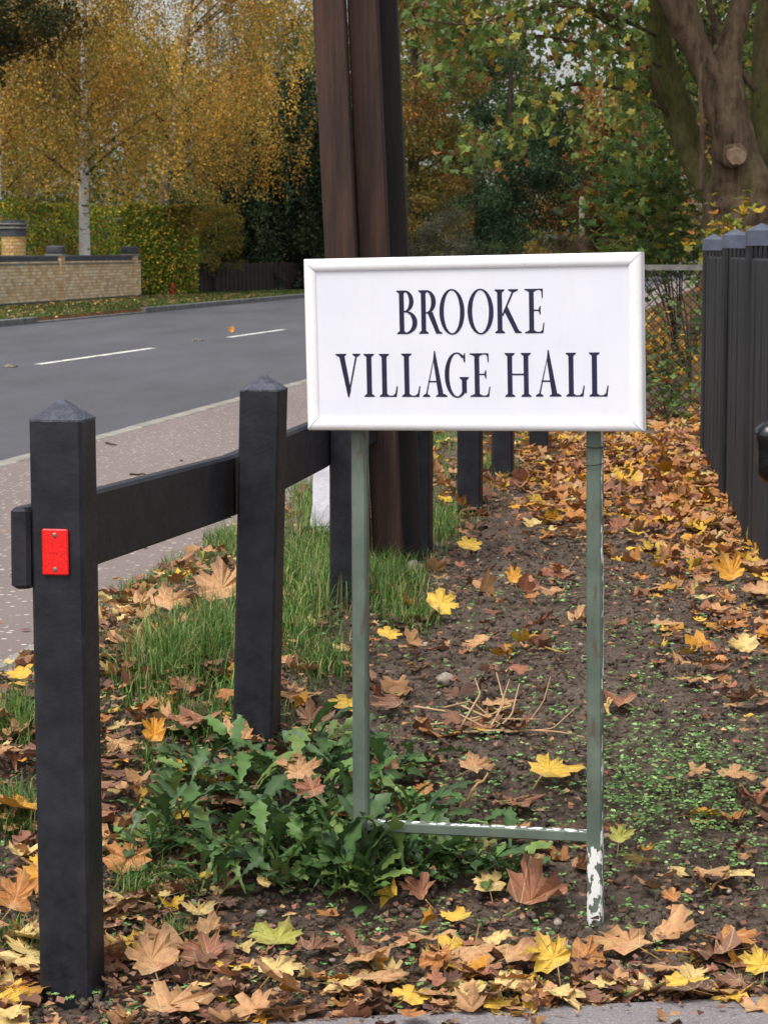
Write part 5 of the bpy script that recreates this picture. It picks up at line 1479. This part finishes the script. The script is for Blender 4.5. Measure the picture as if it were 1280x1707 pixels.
        link(o); tag(o, lab, 'leaf', 'fallen maple leaves')
    p = at_z(386, 554, ROADZ); o = bpy.data.objects.new('fallen_leaf', leaf_mesh('golden', 4)); o.matrix_world = Matrix.Translation(p + Vector((0, 0, .05))) @ Matrix.Rotation(1.0, 4, 'X') @ Matrix.Scale(.16, 4)
    link(o); tag(o, 'single golden leaf on the road by the second white mark', 'leaf', 'fallen maple leaves')
    m = 150; y = rng.uniform(7.3, 24, m); x = path_edge(y) - .03 - np.abs(rng.normal(0, .5, m)); ok = x > xk(y) + .1; y, x = y[ok], x[ok]; m = len(x)
    P = np.column_stack([x, y, np.full(m, PATHZ + .007)]); V, F, C = leaf_quads(P, .035, pal_cols([PAL['tan'], PAL['brown'], PAL['dark brown'], PAL['golden']], [3, 3, 3, 1], m, rng), rng)
    V = V.reshape(-1, 4, 3); V[:, :, 2] = (V[:, :, 2] - PATHZ - .007) * .3 + PATHZ + .007
    o = obj('leaf_litter', V.reshape(-1, 3), F, M['fallen'], None, C); tag(o, 'small leaf bits scattered on the footpath', 'leaf litter', kind='stuff')
    # far verge litter
    m = 1400; y = rng.uniform(40, 66, m); off = np.abs(rng.normal(0, 1.0, m)); x = np.where(rng.random(m) < .7, -8.0 + .144 * (y - 51.6) + .2 + off, xf(y) - .3 - off)
    P = np.column_stack([x, y, np.full(m, .275)]); V, F, C = leaf_quads(P, .10, pal_cols([PAL['tan'], PAL['orange'], PAL['pale yellow'], PAL['brown']], [3, 3, 2, 2], m, rng), rng)
    V = V.reshape(-1, 4, 3); V[:, :, 2] = (V[:, :, 2] - .275) * .4 + .275
    o = obj('leaf_litter', V.reshape(-1, 3), F, M['fallen'], None, C); tag(o, 'fallen leaves on the grass below the brick wall', 'leaf litter', kind='stuff')
scatter_leaves()

# ------------------------------------------------------------------ grass
def grass_blades(name, label, Q, hmin, hmax, width, pal, w, seed, droop=.5):
    rng = np.random.default_rng(seed); n = len(Q)
    h = (hmin + (hmax - hmin) * rng.random(n) ** 1.3) * (Q[:, 3] if Q.shape[1] > 3 else 1)
    a = rng.uniform(0, 6.283, n); lean = rng.uniform(.05, .8, n) * droop
    d = np.column_stack([np.cos(a), np.sin(a), np.zeros(n)]); s = np.column_stack([-np.sin(a), np.cos(a), np.zeros(n)]) * (width * rng.uniform(.6, 1.3, n))[:, None]
    B = Q[:, :3]; up = np.array([0, 0, 1.])
    m1 = B + up * (h * .55)[:, None] + d * (h * lean * .35)[:, None]; tp = B + up * (h * (1 - .35 * lean))[:, None] + d * (h * lean * 1.1)[:, None]
    V = np.stack([B - s, B + s, m1 + s * .8, m1 - s * .8, tp], 1)
    i = np.arange(n)[:, None] * 5
    F = np.concatenate([i + np.array([0, 1, 2]), i + np.array([0, 2, 3]), i + np.array([3, 2, 4])], 0)
    C = np.repeat(pal_cols(pal, w, n, rng), 5, 0)
    o = obj(name, V.reshape(-1, 3), F, M['grass'], None, C); return tag(o, label, 'grass', kind='stuff')
def grass_all():
    rng = np.random.default_rng(99)
    tufts = [(300, 1120, 85, 55, 2300, 1.3), (360, 1080, 40, 40, 1000, 1.3), (250, 1150, 45, 40, 500, .9), (350, 1215, 70, 30, 900, .7), (420, 1190, 40, 30, 600, .8), (520, 960, 45, 70, 2000, 1.2), (500, 1040, 40, 60, 900, .9), (540, 1110, 45, 35, 800, .6), (640, 985, 60, 40, 2000, 1.15), (690, 1035, 50, 22, 500, .6),
             (30, 1215, 45, 35, 700, .9), (20, 1370, 45, 30, 600, .8), (40, 1580, 40, 30, 250, .6), (220, 1000, 60, 30, 900, .7), (300, 960, 60, 25, 900, .7), (380, 910, 45, 22, 900, .8), (520, 850, 30, 40, 900, .7), (500, 820, 25, 15, 300, .6), (740, 880, 32, 28, 800, .9), (830, 785, 26, 10, 500, 1.0), (735, 740, 25, 15, 400, .7), (890, 735, 40, 10, 400, .7),
             (240, 1265, 70, 25, 350, .5), (230, 1480, 40, 40, 280, .7), (290, 1580, 50, 30, 220, .6), (110, 1180, 60, 40, 500, .6), (740, 790, 30, 20, 300, .6), (590, 900, 40, 25, 500, .8)]
    Q = []
    for (px, py, sx, sy, n, k) in tufts:
        c = at_ground(px, py)
        for _ in range(int(n * 1.2)):
            u, v = rng.normal(0, .5), rng.normal(0, .5)
            g = at_ground_fast(px + u * sx, py + v * sy)
            Q.append((g[0], g[1], g[2] - .004, k))
    Q = np.array(Q); Q = Q[Q[:, 0] > path_edge(Q[:, 1]) - .03]
    gp = [L((82, 116, 50)), L((104, 138, 62)), L((66, 98, 44)), L((140, 140, 82)), L((168, 152, 104))]
    grass_blades('grass_tufts', 'rough green grass tufts round the black posts', Q, .035, .135, .0016, gp, [4, 4, 3, 1.4, 1.2], 98, 1.25)
    # thin grass of the verge between rail and footpath
    n = 14000; y = 4.3 * (18 / 4.3) ** rng.random(n); e = path_edge(y); lim = -.592 + .1677 * (y - 4.45) + .12
    x = e + (lim - e) * rng.random(n) ** .8
    k = fbm(x * 3, y * 2, 5, 3) > -.12 + .22 * (y < 6.2)
    Q = np.column_stack([x, y, H0(x, y), np.full(n, 1.0)])[k]
    grass_blades('verge_grass', 'thin short grass on the strip beside the footpath', Q, .02, .06, .0015, gp, [4, 3, 3, 2, 1.5], 97, .8)
    # far verge
    n = 24000; y = rng.uniform(34, 72, n); x = rng.uniform(0, 1, n); x0 = -8.0 + .144 * (y - 51.6) + .15; x1 = xf(y) - .15
    Q = np.column_stack([x0 + (x1 - x0) * x, y, np.full(n, .245), np.full(n, 1.0)])
    grass_blades('far_verge_grass', 'mown grass verge in front of the brick wall', Q, .03, .085, .009, [L((72, 92, 36)), L((90, 106, 44)), L((58, 78, 32)), L((120, 112, 56))], [4, 3, 3, 1.5], 96, .8)
def at_ground_fast(px, py):
    a = (px - 640) / FP; b = (853.5 - py) / FP; dy = _cp + b * _sp; dz = -_sp + b * _cp
    z = .25
    for _ in range(6):
        t = (z - CZ) / dz; z = .5 * z + .5 * float(H0(a * t, dy * t))
    t = (z - CZ) / dz
    return a * t, dy * t, z
grass_all()

# weed seedlings
def weeds():
    rng = np.random.default_rng(444)
    def dn(px, py):
        return np.clip(.10 + 1.6 * inside(px, py, 1010, 1240, 1265, 1410, 22) + .35 * inside(px, py, 640, 1280, 1180, 1480, 40) + .25 * inside(px, py, 520, 900, 1540, 1610, 25) + .22 * inside(px, py, 830, 1130, 1010, 1200, 40), 0, 1.6)
    m = 2350; K = 5; Q = sample_ground(m, dn, rng, y1=8); Q = Q[Q[:, 1] > 4.32 + .165 * Q[:, 0]]; m = len(Q)
    thick = np.repeat(inside(Q[:, 3], Q[:, 4], 1010, 1240, 1265, 1410, 22), K); n = m * K
    a_ = np.repeat(rng.uniform(0, 6.28, m), K) + np.tile(np.arange(K) * 2.4, m); rad = rng.uniform(.003, .016, n) * (.6 + .7 * thick)
    hz = np.repeat(rng.random(m), K) * (.008 + .030 * thick) + rng.random(n) * (.006 + .012 * thick)
    P = np.repeat(Q[:, :3], K, 0) + np.column_stack([np.cos(a_) * rad, np.sin(a_) * rad, .010 + hz])
    V, F, C = leaf_quads(P, .0150, pal_cols([L((122, 158, 92)), L((148, 180, 112)), L((102, 136, 76))], [3, 3, 2], n, rng), rng, fold=.3)
    V = V.reshape(-1, 4, 3); V[:, :, 2] = (V[:, :, 2] - P[:, None, 2]) * .4 + P[:, None, 2]
    o = obj('weed_seedlings', V.reshape(-1, 3), F, M['grass'], None, C); tag(o, 'tiny green weed seedlings over the soil right of the sign leg', 'weeds', kind='stuff')
weeds()

# dry stalks and sticks
def stalks():
    rng = np.random.default_rng(66)
    b = at_ground(830, 1215); root = empty('dry_stalks', b); tag(root, 'tangle of bleached dry stalks on the soil between the sign legs', 'dead plant')
    O = np.array(b)
    lines = [[(770, 1235), (830, 1225), (880, 1205), (905, 1170), (915, 1130)], [(700, 1210), (770, 1200), (830, 1190), (850, 1130)], [(780, 1240), (860, 1228), (930, 1232), (975, 1262)], [(740, 1180), (790, 1170), (830, 1210), (890, 1215)], [(760, 1220), (800, 1160), (790, 1130)],
             [(690, 1180), (760, 1190), (810, 1215)], [(800, 1235), (850, 1190), (862, 1140)], [(840, 1235), (915, 1222), (960, 1180)], [(720, 1225), (780, 1205), (850, 1180)], [(760, 1170), (820, 1200), (900, 1200)], [(810, 1230), (840, 1170), (830, 1120)]]
    for Ls in lines:
        P = []
        for i, (px, py) in enumerate(Ls):
            g = at_ground_fast(px, 1215 + (py - 1215) * .35 + 8); p = at_y(px, py, g[1]); P.append(np.array(p) - O + rng.normal(0, .003, 3))
        P = np.array(P); tt = np.linspace(0, len(P) - 1, 14); P = np.column_stack([np.interp(tt, np.arange(len(P)), P[:, k]) for k in range(3)])
        P[:, 2] = np.maximum(P[:, 2], [float(H0(O[0] + q[0], O[1] + q[1])) - O[2] + .015 for q in P])
        mb = MB(); mb.tube(P, np.linspace(.0032, .0014, 14), 6, col=np.array(L((170, 142, 108))) * rng.uniform(.75, 1.15)); mb.build('stalk', M['twig'], root, smooth=True)
    sticks = [((755, 1370), (812, 1305), .0045, 'pale stick leaning behind the cross bar', (176, 136, 92)), ((835, 785), (880, 770), .004, 'thin stick beside the sixth post', (150, 120, 90)), ((215, 790), (252, 791), .006, 'short dark twig lying on the footpath', (60, 48, 40)), ((178, 738), (194, 742), .006, 'tiny dark twig near the kerb', (58, 46, 40)),
              ((790, 857), (812, 850), .004, 'short pale stick at the foot of the fifth post', (170, 150, 124)), ((1090, 1600), (1190, 1612), .003, 'long thin tan leaf stalk near the right edge', (170, 120, 60))]
    for (a, b_, r, lab, c) in sticks:
        if a[0] < 300: A, B = at_z(*a, PATHZ + .008), at_z(*b_, PATHZ + .008)
        else:
            ga, gb = at_ground(*a), at_ground(b_[0], max(b_[1], a[1] - 12)); A = ga + Vector((0, 0, .02)); B = at_y(b_[0], b_[1], gb.y) + Vector((0, 0, .02))
        t = np.linspace(0, 1, 8)[:, None]; P = np.array(A) * (1 - t) + np.array(B) * t + rng.normal(0, .0025, (8, 3)) - np.array(A)
        mb = MB(); mb.tube(P, np.linspace(r, r * .6, 8), 6, .3, 2, col=L(c)); o = mb.build('stick', M['twig'], smooth=True); o.location = A
        tag(o, lab, 'stick')
    for (px, py, s, lab) in ((1193, 1160, .010, 'round white stone on the bare soil at right'), (742, 1140, .024, 'grey brown stone left of the dry stalks'), (690, 955, .034, 'pinkish stone at the base of the brown timbers'), (1060, 1628, .011, 'pale flint near the drive below the right leg'), (1082, 1634, .008, 'small tan pebble right of the pale flint')):
        g = at_ground(px, py); mb = MB(); k = np.linspace(-1, 1, 8)
        mb.tube([(0, 0, q * s * .8 + s * .5) for q in k], np.sqrt(np.clip(1 - k ** 2, .04, 1)) * s, 10, .5, px % 7); o = mb.build('stone', M['stone'], smooth=True); o.location = g; tag(o, lab, 'stone')
stalks()
# end
